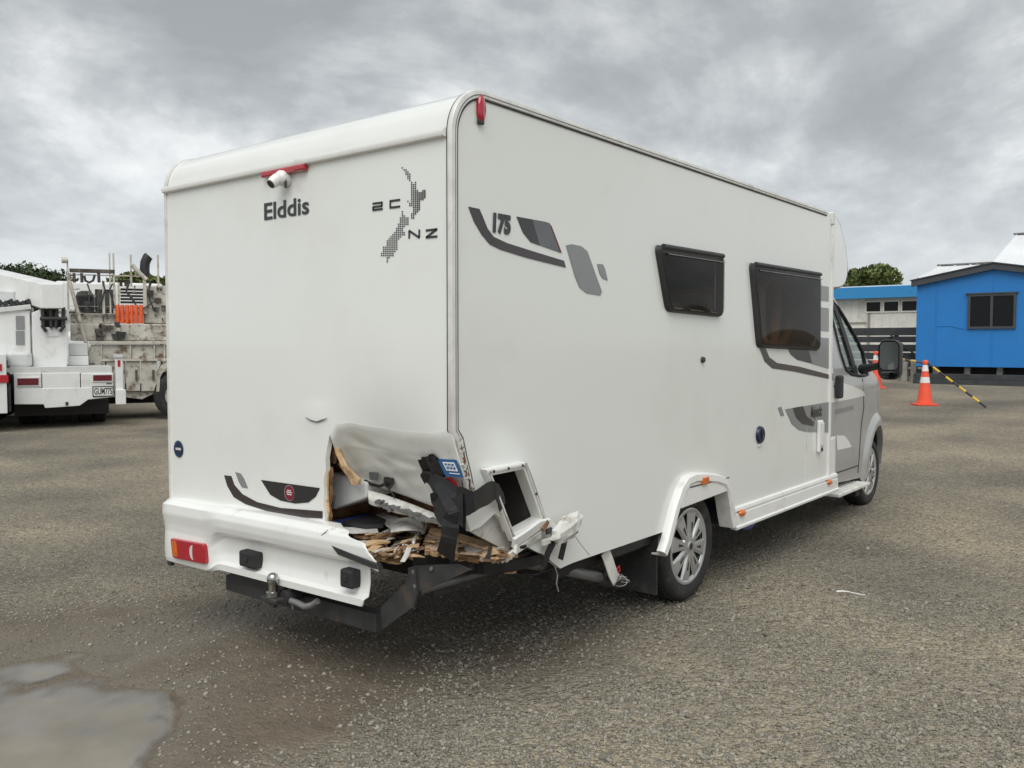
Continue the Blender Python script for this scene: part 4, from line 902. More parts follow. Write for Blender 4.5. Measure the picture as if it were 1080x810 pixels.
for i, tt in ((0, .1), (0, .5), (0, .9), (1, .5)): MB().lathe([(.001, -.004), (.006, -.003), (.007, .002)], G_[i].lerp(G_[(i+1) % 4], tt)+Vector((0, -.004, 0)), 'Y', 8).build('screw', 'steel_dark', hfo)
# broken lower sill of the hatch, twisted away from the frame
b1 = [SP(x, y, -.06) for x, y in ((541, 573), (556, 563), (568, 554), (577, 552), (583, 558), (590, 568))]
MB().ribbon(b1, .05, (.2, -.3, 1), .018).build('hatch_sill', 'white_plastic', van, bevel=.004)
MB().ribbon([SP(x, y, -.05) for x, y in ((533, 590), (545, 580), (560, 570), (570, 563))], .035, (.2, -.2, 1), .014).build('hatch_sill', 'torn_white', van, bevel=.004)
MB().ribbon([SP(x, y, -.03) for x, y in ((529, 592), (541, 582), (552, 572))], .02, (0, -.2, 1), .012).build('hatch_sill', 'white_plastic', van, bevel=.003)
# crumpled white plastic end
cp = SP(598, 557, -.09)
def crump(u, v):
    a_ = u*2*math.pi; ph = v*math.pi; r_ = 1+.07*math.sin(5*a_+3*v)+.08*math.sin(9*ph+2*a_)+.16*abs(math.cos(2*a_))*math.sin(ph)
    x, y, z = .085*math.sin(ph)*math.cos(a_)*r_, .035*math.sin(ph)*math.sin(a_)*r_, .052*math.cos(ph)*r_
    q_ = Matrix.Rotation(R(-18), 3, 'Y') @ Vector((x*1.25, y, z)); return cp+q_
MB().grid(crump, 18, 10).build('crumpled_plastic', 'torn_white', van, smooth=25)
for k in range(9):
    c_ = SP(rs_.uniform(572, 606), rs_.uniform(552, 572), -.07); MB().box(c_, (rs_.uniform(.03, .08), .012, rs_.uniform(.012, .03)), Matrix.Rotation(rs_.uniform(-.9, .6), 3, 'Y')).build('plastic_shard', rs_.choice(['torn_white', 'white_plastic', 'wood_brown', 'steel_dark']), van)
# --- black adhesive tape, bound round the corner and torn
def tape(pts, w, wd=(0, -.6, .8), th=.004, nm='tape_strip'):
    P = [RP(x, y, min(X, flap_x(x, y)-.02) if x < 488 else X) for x, y, X in pts]; Q = []
    for i in range(len(P)-1):
        for k in range(3): Q.append(P[i].lerp(P[i+1], k/3))
    Q.append(P[-1]); ww = w if hasattr(w, '__len__') else [w, w]
    n = len(Q); Wd = [lerp(ww[0], ww[-1], i/(n-1))*(1+.12*math.sin(7*i)) for i in range(n)]
    return MB().ribbon(Q, Wd, wd, th).build(nm, 'black_vinyl', van)
tape([(447, 484, .10), (455, 497, .10), (462, 510, .08), (471, 523, .06), (480, 534, .03)], [.07, .12], (0, -1, .3))
tape([(453, 481, .09), (459, 492, .08), (466, 505, .07)], [.06, .10], (0, -1, -.2))
tape([(445, 500, .08), (455, 505, .07), (468, 512, .05), (482, 527, .02)], [.03, .10], (0, -.5, .9))
tape([(456, 524, .05), (465, 531, .03), (477, 537, .0), (488, 538, -.02)], [.05, .13], (0, -.3, 1))
tape([(461, 531, .04), (468, 540, .02), (480, 545, -.01)], [.09, .12], (0, -.4, 1))
tape([(482, 527, .0), (492, 530, -.01), (500, 529, .02), (510, 523, .10), (519, 518, .18), (524, 518, .22), (528, 526, .26), (530, 535, .28)], [.11, .06], (0, 0, 1))
tape([(476, 541, .0), (475, 556, -.02), (473, 570, -.02), (470, 587, .0)], [.085, .095], (0, -1, .1))
tape([(463, 508, .05), (474, 524, .01), (483, 540, -.02), (479, 552, -.02)], [.05, .11], (.3, -1, .2))
tape([(450, 489, .08), (446, 482, .07)], [.05, .015], (0, -1, .2)); tape([(458, 486, .07), (454, 479, .06)], [.06, .02], (0, -1, .3))
tape([(459, 527, .04), (455, 520, .03)], [.05, .015], (0, -1, .3)); tape([(451, 506, .07), (444, 500, .06)], [.05, .012], (0, -.5, 1))
MB().tube([RP(x, y, X) for x, y, X in ((385, 507, .19), (392, 511, .19), (400, 513, .19), (408, 510, .18))], .008, 6).build('tape_strip', 'black_vinyl', van)
shard([(405, 503), (415, 503), (415, 510), (411, 517), (404, 512)], flap_x(409, 509)-.025, 'decal_maroon', 'tape_patch', .004)
shard([(389, 498), (398, 499), (398, 507), (390, 506)], flap_x(394, 502)-.025, 'decal_slate', 'tape_patch', .004)
MB().tube([RP(x, y, X) for x, y, X in ((404, 510, .16), (410, 516, .15), (415, 522, .14), (416, 526, .13))], .003, 5).build('loose_wire', 'gasket', van)
# blue and white sticker on the flap, red tape beside it
def quadp(P, X, m, nm, par=rw): return MB().prism([RP(x, y, flap_x(475, 494)-.020+.06*(475-x)/100+(X-.028)) for x, y in P], (.0015, 0, 0)).build(nm, m, par)
sq = [(461, 484), (481, 485), (489, 504), (470, 502)]; SX = .028
quadp(sq, SX, 'decal_blue', 'sticker')
def sqp(u, v): a_ = [lerp(sq[0][k], sq[1][k], u) for k in (0, 1)]; b_ = [lerp(sq[3][k], sq[2][k], u) for k in (0, 1)]; return (lerp(a_[0], b_[0], v), lerp(a_[1], b_[1], v))
quadp([sqp(.2, .16), sqp(.82, .16), sqp(.82, .66), sqp(.2, .66)], SX-.003, 'decal_white', 'sticker')
for k in range(3):
    u0 = .27+.18*k
    quadp([sqp(u0, .24), sqp(u0+.12, .24), sqp(u0+.12, .56), sqp(u0, .56)], SX-.006, 'decal_blue', 'sticker_mark')
    quadp([sqp(u0+.04, .34), sqp(u0+.08, .34), sqp(u0+.08, .46), sqp(u0+.04, .46)], SX-.008, 'decal_white', 'sticker_mark')
quadp([sqp(.3, .78), sqp(.85, .78), sqp(.85, .83), sqp(.3, .83)], SX-.004, 'decal_white', 'sticker_mark')
shard([(468, 504), (474, 503), (480, 508), (483, 514), (477, 516), (470, 510)], flap_x(475, 509)-.045, 'tape_red', 'red_tape', .006)
# --- chassis and hanging steel below
MB().bb(.25, 4.6, .35, .45, .42, .60).build('chassis_rail', 'steel_dark', van); MB().bb(.25, 4.6, W_-.45, W_-.35, .42, .60).build('chassis_rail', 'steel_dark', van)
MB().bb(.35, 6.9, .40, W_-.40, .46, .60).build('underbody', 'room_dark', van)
MB().bb(.25, .75, .12, W_-.10, .58, .615).build('floor_edge', 'steel_dark', van)
# black membrane along the torn floor edge
MB().ribbon([ZP(x, y, .60) for x, y in ((436, 590), (455, 591), (480, 593), (505, 596), (530, 596), (552, 590), (570, 583), (586, 577))], .06, (0, 0, 1), .012).build('floor_membrane', 'black_vinyl', van)
MB().ribbon([ZP(x, y, .585) for x, y in ((480, 597), (510, 600), (540, 597), (565, 591), (590, 582))], .05, (0, 0, 1), .01).build('floor_membrane', 'black_vinyl', van)
# tow-bar beam, gusset plates
tA, tB = RP(244, 607, .06), RP(402, 656, .06)
bmx = MB().bar((.06, tA.y, tA.z-.03), (.06, tB.y, tB.z+.0), .07, .085).build('tow_beam', 'steel_dark', van, bevel=.004)
MB().prism([RP(x, y, .04) for x, y in ((401, 641), (431, 611), (438, 600), (440, 626), (436, 640), (403, 664))], (.01, 0, 0)).build('tow_gusset', 'steel_dark', bmx)
MB().prism([RP(x, y, .05) for x, y in ((430, 599), (436, 597), (481, 595), (496, 601), (450, 622), (432, 626))], (.012, 0, 0)).build('bracket_plate', 'steel_dark', van)
for (x, y) in ((436, 603), (455, 600), (438, 618)): MB().lathe([(.001, -.006), (.009, -.005), (.01, .002)], RP(x, y, .045), 'X', 8).build('bolt', 'steel_grey', van)
MB().tube([ZP(441, 623, .49), ZP(470, 614, .49), ZP(510, 603, .49), ZP(548, 593, .49)], .022, 10).build('steel_tube', 'steel_grey', van, smooth=50)
MB().tube([SP(548, 592, .22), SP(590, 600, .14), SP(633, 609, .09)], .030, 12).build('stabiliser_tube', 'steel_grey', van, smooth=50)
MB().tube([SP(632, 609, .09), SP(652, 613, .07)], .040, 12).build('tube_end', 'black_plastic', van, smooth=50)
MB().ribbon([SP(x, y, .02) for x, y in ((638, 581), (642, 592), (646, 604), (650, 612))], .075, (1, 0, .15), .006).build('hanging_strap', 'torn_white', van)
MB().tube([SP(x, y, -.01) for x, y in ((651, 600), (653, 597), (654, 601), (652, 604))], .004, 6, closed=True).build('hook', 'tape_red', van)
for k in range(3):
    c_ = SP(655+k*2, 612-k, .0); MB().tube([c_+Vector((.045*math.cos(a_+k), .015*math.sin(2*a_), .032*math.sin(a_)*(1-.2*k))) for a_ in [i*math.pi/10 for i in range(20)]], .0022, 5, closed=True).build('wire_loop', 'wire', van)
MB().tube([SP(x, y, -.06) for x, y in ((607, 566), (613, 575), (622, 586))], .0018, 4).build('loose_wire', 'wire', van)
for P, w_ in ((((584, 571), (578, 583), (573, 598)), .04), (((596, 568), (594, 578), (591, 590)), .038)):
    MB().ribbon([SP(x, y, -.07) for x, y in P], w_, (1, 0, .2), .006).build('hanging_tape', 'black_vinyl', van)
MB().tube([SP(x, y, -.03) for x, y in ((585, 597), (588, 606), (587, 616), (589, 624))], .003, 5).build('loose_wire', 'wire', van)
MB().tube([ZP(x, y, .5) for x, y in ((540, 598), (550, 606), (565, 606), (580, 600), (590, 596))], .005, 6).build('loose_wire', 'gasket', van, smooth=60)
splinter((539, 601), -40, .52, .06, .05, .03, 'wood_pale')
# tow ball on its bracket
tb = RP(288, 623, -.10)
hook = MB().bb(-.13, .05, tb.y-.06, tb.y+.06, tb.z-.055, tb.z-.030).build('tow_bracket', 'steel_dark', van, bevel=.006)
MB().lathe([(.001, .088), (.012, .087), (.024, .078), (.030, .06), (.027, .042), (.022, .034), (.022, -.002), (.033, -.004), (.033, -.028)], tb, 'Z', 20).build('tow_ball', 'chrome', hook, smooth=50)
MB().lathe([(.001, -.03), (.02, -.03), (.02, -.05), (.001, -.05)], tb+Vector((0, 0, -.03)), 'Z', 6).build('tow_nut', 'steel_dark', hook)
so = MB().lathe([(.001, -.05), (.032, -.05), (.036, -.03), (.036, .03), (.02, .05)], RP(308, 628, -.03), 'X', 16).build('trailer_socket', 'black_plastic', hook, smooth=45)
MB().tube([RP(x, y, -.06) for x, y in ((300, 627), (306, 633), (314, 636), (322, 640), (330, 638), (335, 634))], .016, 8).build('safety_chain', 'steel_grey', hook, smooth=60)
MB().tube([RP(x, y, -.05) for x, y in ((296, 622), (302, 616), (306, 619), (304, 628), (308, 636), (309, 642))], .005, 6).build('trailer_cable', 'steel_grey', hook, smooth=60)
MB().prism([RP(x, y, .02) for x, y in ((243, 598), (252, 601), (300, 615), (300, 628), (262, 618), (244, 614))], (.03, 0, 0)).build('lower_valance', 'black_plastic', van)

# --- wheels
def wheel(cx_, y0, sgn=1):
    c_ = Vector((cx_, y0, .338)); ty = [(.232, .035), (.240, .012), (.262, .002), (.300, .000), (.322, .010), (.334, .028), (.338, .05), (.338, .16), (.334, .18), (.30, .21), (.24, .205)]
    w_ = MB().lathe([(r, h*sgn) for r, h in ty], c_, 'Y', 48).build('wheel', 'rubber', van, smooth=40)
    g_ = MB()
    for k in range(60):
        a_ = 2*math.pi*k/60
        for h in (.055, .095, .135):
            q_ = Matrix.Rotation(-a_, 3, 'Y'); g_.box(c_+q_ @ Vector((.3375, (h+.012)*sgn, 0)), (.012, .026, .024), q_)
    g_.build('tread', 'rubber', w_)
    if sgn < 0: return
    MB().lathe([(.001, .055), (.20, .055), (.228, .03)], c_, 'Y', 40).build('rim', 'wheel_dark', w_, smooth=40)
    MB().lathe([(.205, .022), (.212, .012), (.228, .006), (.238, .010), (.240, .03), (.21, .04)], c_, 'Y', 48).build('trim_ring', 'wheel_silver', w_, smooth=50)
    for k in range(8):
        a_ = 2*math.pi*k/8+.2; q_ = Matrix.Rotation(a_, 3, 'Y')
        V = [(.05, .016, -.024), (.05, .016, .024), (.216, .020, .056), (.216, .020, -.056), (.05, .002, -.014), (.05, .002, .014), (.150, .003, .030), (.210, .010, .046), (.210, .010, -.046), (.150, .003, -.030)]
        MB().add([c_+q_ @ Vector(v) for v in V], [(4, 5, 6, 9), (9, 6, 7, 8), (0, 1, 5, 4), (1, 2, 7, 6, 5), (2, 3, 8, 7), (3, 0, 4, 9, 8)]).build('spoke', 'wheel_silver', w_)
        MB().add([c_+q_ @ Vector(v) for v in ((.09, .0005, -.003), (.09, .0005, .003), (.150, .0015, .010), (.150, .0015, -.010))], [(0, 1, 2, 3)]).build('spoke_slot', 'wheel_dark', w_)
    MB().lathe([(.001, -.006), (.028, -.004), (.034, .002), (.05, .002), (.075, .008), (.085, .03)], c_, 'Y', 30).build('hub_cap', 'wheel_silver', w_, smooth=30)
    MB().lathe([(.001, -.0075), (.02, -.0070), (.024, -.003)], c_, 'Y', 20).build('hub_badge', 'wheel_dark', w_)
wheel(AX_R, .055); wheel(AX_F, .165)
wheel(AX_R, W_-.055, -1); wheel(AX_F, W_-.165, -1)
for x in (AX_R, AX_F): MB().tube([(x, .3, .338), (x, W_-.3, .338)], .05, 10).build('axle', 'steel_dark', van)
MB().bb(1.765, 1.785, .03, .31, .14, .60).build('mud_flap', 'rubber', van, bevel=.003)
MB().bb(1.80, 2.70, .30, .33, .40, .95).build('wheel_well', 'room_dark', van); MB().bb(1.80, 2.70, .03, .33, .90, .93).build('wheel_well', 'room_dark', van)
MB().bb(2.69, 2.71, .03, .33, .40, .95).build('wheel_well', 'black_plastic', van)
MB().bb(1.25, 1.77, .06, .09, .44, .62).build('tank_side', 'black_plastic', van)
MB().bb(.85, 1.75, .10, .50, .40, .62).build('water_tank', 'room_dark', van, bevel=.03)
MB().bb(2.9, 4.2, .12, .6, .36, .50).build('water_tank', 'room_dark', van, bevel=.03)
MB().tube([(3.0, .06, .33), (3.12, .06, .31), (3.2, .06, .33)], .02, 8).build('drain_hose', 'blue_plastic', van, smooth=60)
MB().tube([(4.0, .15, .34), (4.55, .15, .32)], .035, 12).build('exhaust_pipe', 'steel_grey', van, smooth=60)

# ================================================================== CAB (parts of the motorhome)
def yside(X, z=0.8):
    X_ = [4.0, 5.7, 6.0, 6.3, 6.6, 6.85, 7.0, 7.08]; Y_ = [.085, .085, .088, .105, .165, .27, .45, .8]
    y = float(np.interp(X, X_, Y_)); y += .17*max(0, z-1.22); y += .04*max(0, .55-z); y += .012*(1-math.cos(min(1, max(0, z-.5)/.7)*math.pi))/2
    return y
arch_f = [(AX_F+.40*math.cos(R(a)), .36+.44*math.sin(R(a))) for a in range(180, -1, -12)]
cab_out = [(4.62, .40), (5.80, .34)]+arch_f+[(6.95, .33), (7.06, .50), (7.07, .78), (6.98, .98), (6.72, 1.10), (6.36, 1.24), (6.14, 1.335), (5.75, 1.67), (5.45, 1.92), (5.30, 2.035), (5.05, 2.12), (4.62, 2.16)]
cw_ = [tuple(SP(860+x/6.75, 300+y/6.75, .15).xz) for x, y in ((148, 112), (180, 122), (212, 160), (250, 245), (300, 365), (338, 480), (340, 645), (290, 652), (225, 640), (190, 605), (172, 480))]
cabp = panel(cab_out, [cw_], lambda x, z: (x, yside(x, z), z), .06, (0, .02, 0)).build('cab_body', 'cab_silver', van, smooth=30)
panel(cab_out, [cw_], lambda x, z: (x, W_-yside(x, z), z), .10, (0, -.02, 0)).build('cab_body', 'cab_silver', van, smooth=30)
def across(P, bul, nm, m, sm=50):
    n = len(P)
    def fn(u, v):
        s = v*(n-1); i = min(int(s), n-2); f = s-i; x = lerp(P[i][0], P[i+1][0], f); z = lerp(P[i][1], P[i+1][1], f); y0 = yside(x, z)
        return (x+bul*(1-(2*u-1)**4), lerp(y0, W_-y0, u), z+.03*(1-(2*u-1)**2))
    return MB().grid(fn, 24, (n-1)*3, (-.01, 0, -.01)).build(nm, m, van, smooth=sm)
across([(6.95, .33), (7.06, .50), (7.07, .78)], .10, 'front_bumper', 'black_plastic')
across([(7.07, .78), (6.98, .98), (6.72, 1.10), (6.36, 1.24), (6.14, 1.335)], .08, 'bonnet', 'cab_silver')
across([(6.14, 1.335), (5.75, 1.67), (5.45, 1.92), (5.30, 2.035)], .10, 'windscreen', 'cab_glass')
across([(5.30, 2.035), (5.05, 2.12), (4.62, 2.16)], .05, 'cab_roof', 'cab_silver')
# side glass with rubber surround and the dark pillar between door glass and quarter light
cg = panel(cw_, [], lambda x, z: (x, yside(x, z)+.004, z), .08, (0, .003, 0)).build('cab_window', 'cab_glass', van, smooth=60)
ccx = sum(p[0] for p in cw_)/len(cw_); ccz = sum(p[1] for p in cw_)/len(cw_)
MB().tube([(x, yside(x, z)-.002, z) for x, z in densify(cw_, .1)], .014, 6, closed=True).build('window_seal', 'gasket', cg, smooth=60)
pp = [SP(860+x/6.75, 300+y/6.75, .15) for x, y in ((178, 125), (205, 250), (228, 400), (245, 530), (252, 640))]
MB().ribbon([(p.x, yside(p.x, p.z)-.004, p.z) for p in pp], .085, (1, 0, 0), .012).build('door_pillar', 'gasket', cg)
MB().bb(5.2, 5.42, .45, .98, 1.0, 1.72).build('cab_seat', 'black_plastic', van, bevel=.06, seg=4); MB().bb(5.2, 5.42, 1.2, 1.73, 1.0, 1.72).build('cab_seat', 'black_plastic', van, bevel=.06, seg=4)
MB().bb(5.90, 6.12, .22, W_-.22, .9, 1.22).build('dashboard', 'black_plastic', van, bevel=.05)
# cab door graphics
zc = lambda P: z6(P, (860, 380), 5.06)
def cab_decal(P, m):
    Q = densify([tuple(SP(x, y, .095).xz) for x, y in P], .08)
    return panel([(x, z) for x, z in Q], [], lambda x, z: (x, yside(x, z)-.003, z), .08, (0, .001, 0)).build('door_graphic', m, van)
cab_decal(zc([(84, 104), (125, 112), (200, 138), (255, 165), (268, 188), (200, 205), (84, 226)]), 'decal_white')
cab_decal(zc([(84, 22), (108, 40), (110, 72), (84, 62)]), 'decal_white')
cab_decal(zc([(108, 400), (150, 402), (172, 430), (186, 462), (110, 480)]), 'decal_white')
cab_decal(zc([(108, 262), (200, 240), (205, 262), (108, 288)]), 'decal_grey')
# door seams
for P in (((5.78, 1.27), (5.80, 1.0), (5.72, .85), (5.66, .6), (5.64, .40)),):
    MB().tube([(x, yside(x, z)-.001, z) for x, z in P], .005, 5).build('door_seam', 'gasket', cabp)
MB().tube([(x, yside(x, .47)-.002, .47) for x in (4.76, 5.2, 5.62)], .006, 5).build('door_seam', 'gasket', cabp)
p_ = SP(884.3, 408, .07); MB().bb(p_.x-.045, p_.x+.045, .035, .09, p_.z-.10, p_.z+.10).build('cab_door_handle', 'black_plastic', van, bevel=.018, seg=3)
# flared front arch
fa = [(AX_F+.425*math.cos(R(a)), .36+.465*math.sin(R(a))) for a in range(184, -5, -8)]
mb = MB(); n = 0
for x, z in fa:
    a_ = math.atan2(z-.36, x-AX_F); dx_, dz_ = math.cos(a_), math.sin(a_)
    for rr_, yy in ((.105, .004), (.06, -.024), (.02, -.034), (-.028, -.028), (-.030, .03)):
        X, Z = x+dx_*rr_, z+dz_*rr_; mb.v.append(Vector((X, yside(min(X, 7.05), Z)+yy, Z))); 
for i in range(len(fa)-1):
    for k in range(4): mb.f.append((i*5+k, i*5+k+1, i*5+5+k+1, i*5+5+k))
mb.build('arch_flare', 'cab_silver', van, smooth=60)
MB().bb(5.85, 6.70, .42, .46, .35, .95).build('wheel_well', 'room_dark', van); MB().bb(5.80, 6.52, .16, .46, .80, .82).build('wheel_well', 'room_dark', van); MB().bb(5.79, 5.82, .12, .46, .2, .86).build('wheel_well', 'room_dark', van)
MB().bb(5.70, 5.82, .12, .36, .16, .50).build('mud_flap', 'rubber', van, bevel=.01)
# running board
st_ = MB().bb(4.86, 5.72, .0, .20, .285, .315).build('cab_step', 'aluminium', van, bevel=.006)
for k in range(5): MB().bb(4.9, 5.66, .012+k*.036, .028+k*.036, .314, .322).build('step_rib', 'aluminium', st_)
# door mirror
mc = Vector((5.56, -.185, 1.45))
mh_ = MB(); q_ = Matrix.Rotation(R(-6), 3, 'Z')
prm = rrect(-.098, .098, -.175, .185, .07, 6)
for x, s in ((-.0, .96), (.02, 1.0), (.07, .98), (.12, .80), (.14, .4)):
    for a_, b_ in prm: mh_.v.append(mc+q_ @ Vector((x, a_*s, b_*s)))
n = len(prm)
for k in range(4): mh_.f += [(k*n+i, k*n+(i+1) % n, k*n+n+(i+1) % n, k*n+n+i) for i in range(n)]
mh_.f.append(tuple(range(4*n, 5*n)))
mir = mh_.build('door_mirror', 'black_plastic', van, smooth=40)
def mglass(y0, y1, nm):
    P = rrect(-.082, .082, y0, y1, .045, 5); return MB().prism([mc+q_ @ Vector((.006, a_, b_)) for a_, b_ in P], (.01, 0, 0)).build(nm, 'mirror_glass', mir)
MB().prism([mc+q_ @ Vector((.018, a_*.95, b_*.95)) for a_, b_ in prm], (.004, 0, 0)).build('mirror_backing', 'gasket', mir)
mglass(-.085, .163, 'mirror_upper'); mglass(-.158, -.10, 'mirror_lower')
MB().tube([(5.74, .10, 1.36), (5.68, .0, 1.38), (5.62, -.10, 1.40)], [.05, .035, .035], 10).build('mirror_arm', 'black_plastic', mir, smooth=50)
# --- moulded pod over the cab
def pod(u, v):
    # v runs along the profile from the roof joint over the nose to the underside, u across the van
    P = [(4.56, H_-.01), (4.72, H_-.012), (4.92, 2.60), (5.10, 2.49), (5.24, 2.36), (5.30, 2.26), (5.28, 2.17), (5.20, 2.10), (5.02, 2.065), (4.60, 2.06)]
    s = v*(len(P)-1); i = min(int(s), len(P)-2); f = s-i; x = lerp(P[i][0], P[i+1][0], f); z = lerp(P[i][1], P[i+1][1], f)
    e = abs(2*u-1)
    x2 = 4.56+(x-4.56)*(.55+.55*(1-e**6)+1.0*(1-e**2)); z2 = 2.30+(z-2.30)*(1-.10*max(0, e-.85)/.15*max(0, (x-4.7)/.5))
    return (x2, .0+W_*u, z2)
pd_ = MB().grid(pod, 60, 45).build('overcab_pod', 'gelcoat', van, smooth=60)
for yy in (.001, W_-.001):
    Pq = [pod(0 if yy < 1 else 1, k/30) for k in range(31)]
    MB().add([(p[0], yy, p[2]) for p in Pq], [tuple(range(31))]).build('pod_side', 'gelcoat', van)
MB().bb(4.585, 4.66, .06, .14, .82, 2.06).build('cab_joint', 'cab_silver', van)
MB().bb(4.60, 4.62, .1, W_-.1, 1.0, 2.1).build('cab_bulkhead_curtain', 'curtain', van)

# ================================================================== SURROUNDINGS, RIGHT
def label(o, lb, cat, group=None):
    o['label'] = lb; o['category'] = cat
    if group: o['group'] = group
    return o
# --- blue site cabin: gable wall parallel to the van's rear wall
XC, YL_, YR_, ZB, ZE = 23.0, 3.88, .12, 1.0, 3.27
gz = float(slope(XC, 2)); YM = 2.0; ZA = 3.60
cab = thing('site_cabin', 'bright blue portable site cabin with charcoal gable trim', 'cabin', (XC+2.5, YM, gz))
MB().prism([(XC, YL_, ZB), (XC, YR_, ZB), (XC, YR_, ZE), (XC, YM, ZA), (XC, YL_, ZE)], (5.5, 0, 0)).build('cabin_wall', 'cabin_blue', cab)
for y in (YL_-.50, YM+.02, YR_+.45): MB().bb(XC-.012, XC, y-.012, y+.012, ZB, ZE-.02+(0.3 if abs(y-YM) < .3 else .04)).build('wall_batten', 'cabin_blue', cab)
# crease in the cladding
MB().tube([(XC-.002, 3.38, 2.08), (XC-.004, 3.05, 2.10), (XC-.002, 2.75, 2.02), (XC-.002, 2.55, 1.99)], .012, 5).build('cladding_crease', 'cabin_blue', cab)
for sgn, ye in ((1, YL_+.12), (-1, YR_-.12)):
    ze = ZE-.02
    P = [(XC-.14, YM, ZA+.10), (XC-.14, ye, ze+.07), (XC-.14, ye, ze-.08), (XC-.14, YM, ZA-.05)]
    MB().prism(P, (.12, 0, 0)).build('barge_board', 'charcoal', cab)
    MB().prism([(XC-.17, YM, ZA+.135), (XC-.17, ye+.03*sgn, ze+.105), (XC-.17, ye+.03*sgn, ze+.08), (XC-.17, YM, ZA+.105)], (5.8, 0, 0)).build('roof_sheet', 'charcoal', cab)
wp = [on_axis(x, y, 0, XC) for x, y in ((1021.5, 310.5), (1071.5, 346.5))]
wy1, wy0, wz1, wz0 = wp[0].y, wp[1].y, wp[0].z, wp[1].z
wf_ = MB()
for y0, y1, z0, z1 in ((wy0, wy1, wz1-.06, wz1), (wy0, wy1, wz0, wz0+.06), (wy0, wy0+.06, wz0+.06, wz1-.06), (wy1-.06, wy1, wz0+.06, wz1-.06), ((wy0+wy1)/2-.03, (wy0+wy1)/2+.03, wz0+.06, wz1-.06)): wf_.bb(XC-.05, XC-.002, y0, y1, z0, z1)
wfo = wf_.build('window_frame', 'charcoal', cab)
MB().bb(XC-.07, XC-.002, wy0-.04, wy1+.06, wz1, wz1+.03).build('window_head', 'charcoal', wfo)
for a_, b_ in ((wy0+.06, (wy0+wy1)/2-.03), ((wy0+wy1)/2+.03, wy1-.06)): MB().bb(XC-.025, XC-.004, a_, b_, wz0+.06, wz1-.06).build('pane', 'dark_window', wfo)
for y in (3.4, 2.62, 1.85, 1.0, .3): MB().bb(XC+.15, XC+.4, y-.07, y+.07, gz, ZB).build('pile', 'steel_grey', cab)
MB().bb(XC+.5, XC+5.2, .2, 3.8, gz+.25, ZB-.0).build('bearer', 'room_dark', cab)
# timber edging in front of the cabin
for k, z in enumerate((.0, .15)): 
    o = MB().bb(XC-.35+.05*k, XC-.20+.05*k, -4.0, 3.85, gz+z-.03, gz+z+.118).build('sleeper_edging', 'fence_dark', None, bevel=.01)
    label(o, ['dark timber sleeper on the ground before the blue cabin', 'dark timber sleeper laid on top of another before the blue cabin'][k], 'sleeper', 'edging sleepers before the cabin')
# --- long pale building with blue fascia behind the fence
XB = 40.0; gb = float(slope(XB, 8))
pB = [on_axis(x, y, 0, XB) for x, y in ((884, 316), (968, 316), (884, 304.5))]
yb1, yb0 = 22.0, 2.0; zw = pB[0].z; zr = pB[2].z
wb = thing('long_building', 'long pale clad building with bright blue fascia and high windows', 'building', (XB+4, 11, gb))
MB().bb(XB, XB+8, yb0, yb1, gb, zw).build('wall', 'wall_cream', wb)
MB().bb(XB-.5, XB+8.5, yb0-.3, yb1+.3, zw, zr).build('fascia', 'fascia_blue', wb)
MB().bb(XB-.3, XB+8.3, yb0, yb1, zr, zr+.06).build('roof', 'roof_pale', wb)
kk = 0; y = yb1-.2
while y > yb0: MB().bb(XB-.03, XB, y-.03, y, gb, zw).build('cladding_rib', 'wall_cream', wb); y -= .36
hw1 = on_axis(912.5, 317.5, 0, XB); hw2 = on_axis(968, 329, 0, XB); pw = (on_axis(912.5, 320, 0, XB).y-on_axis(931, 320, 0, XB).y)
for k in range(4):
    y1 = hw1.y-k*pw; f_ = MB().bb(XB-.06, XB-.03, y1-pw+.02, y1-.02, hw2.z, hw1.z).build('window', 'wall_cream', wb)
    MB().bb(XB-.075, XB-.06, y1-pw+.09, y1-.09, hw2.z+.07, hw1.z-.07).build('pane', 'dark_window', f_)
a_ = on_axis(917, 330, 0, XB); MB().tube([(XB-.06, a_.y, gb), (XB-.06, a_.y, a_.z)], .05, 6).build('downpipe', 'fence_post', wb)
a_ = on_axis(905, 340.5, 0, XB); MB().bb(XB-.05, XB-.03, a_.y-.4, yb1, a_.z-.04, a_.z+.04).build('rail_trim', 'fence_post', wb)
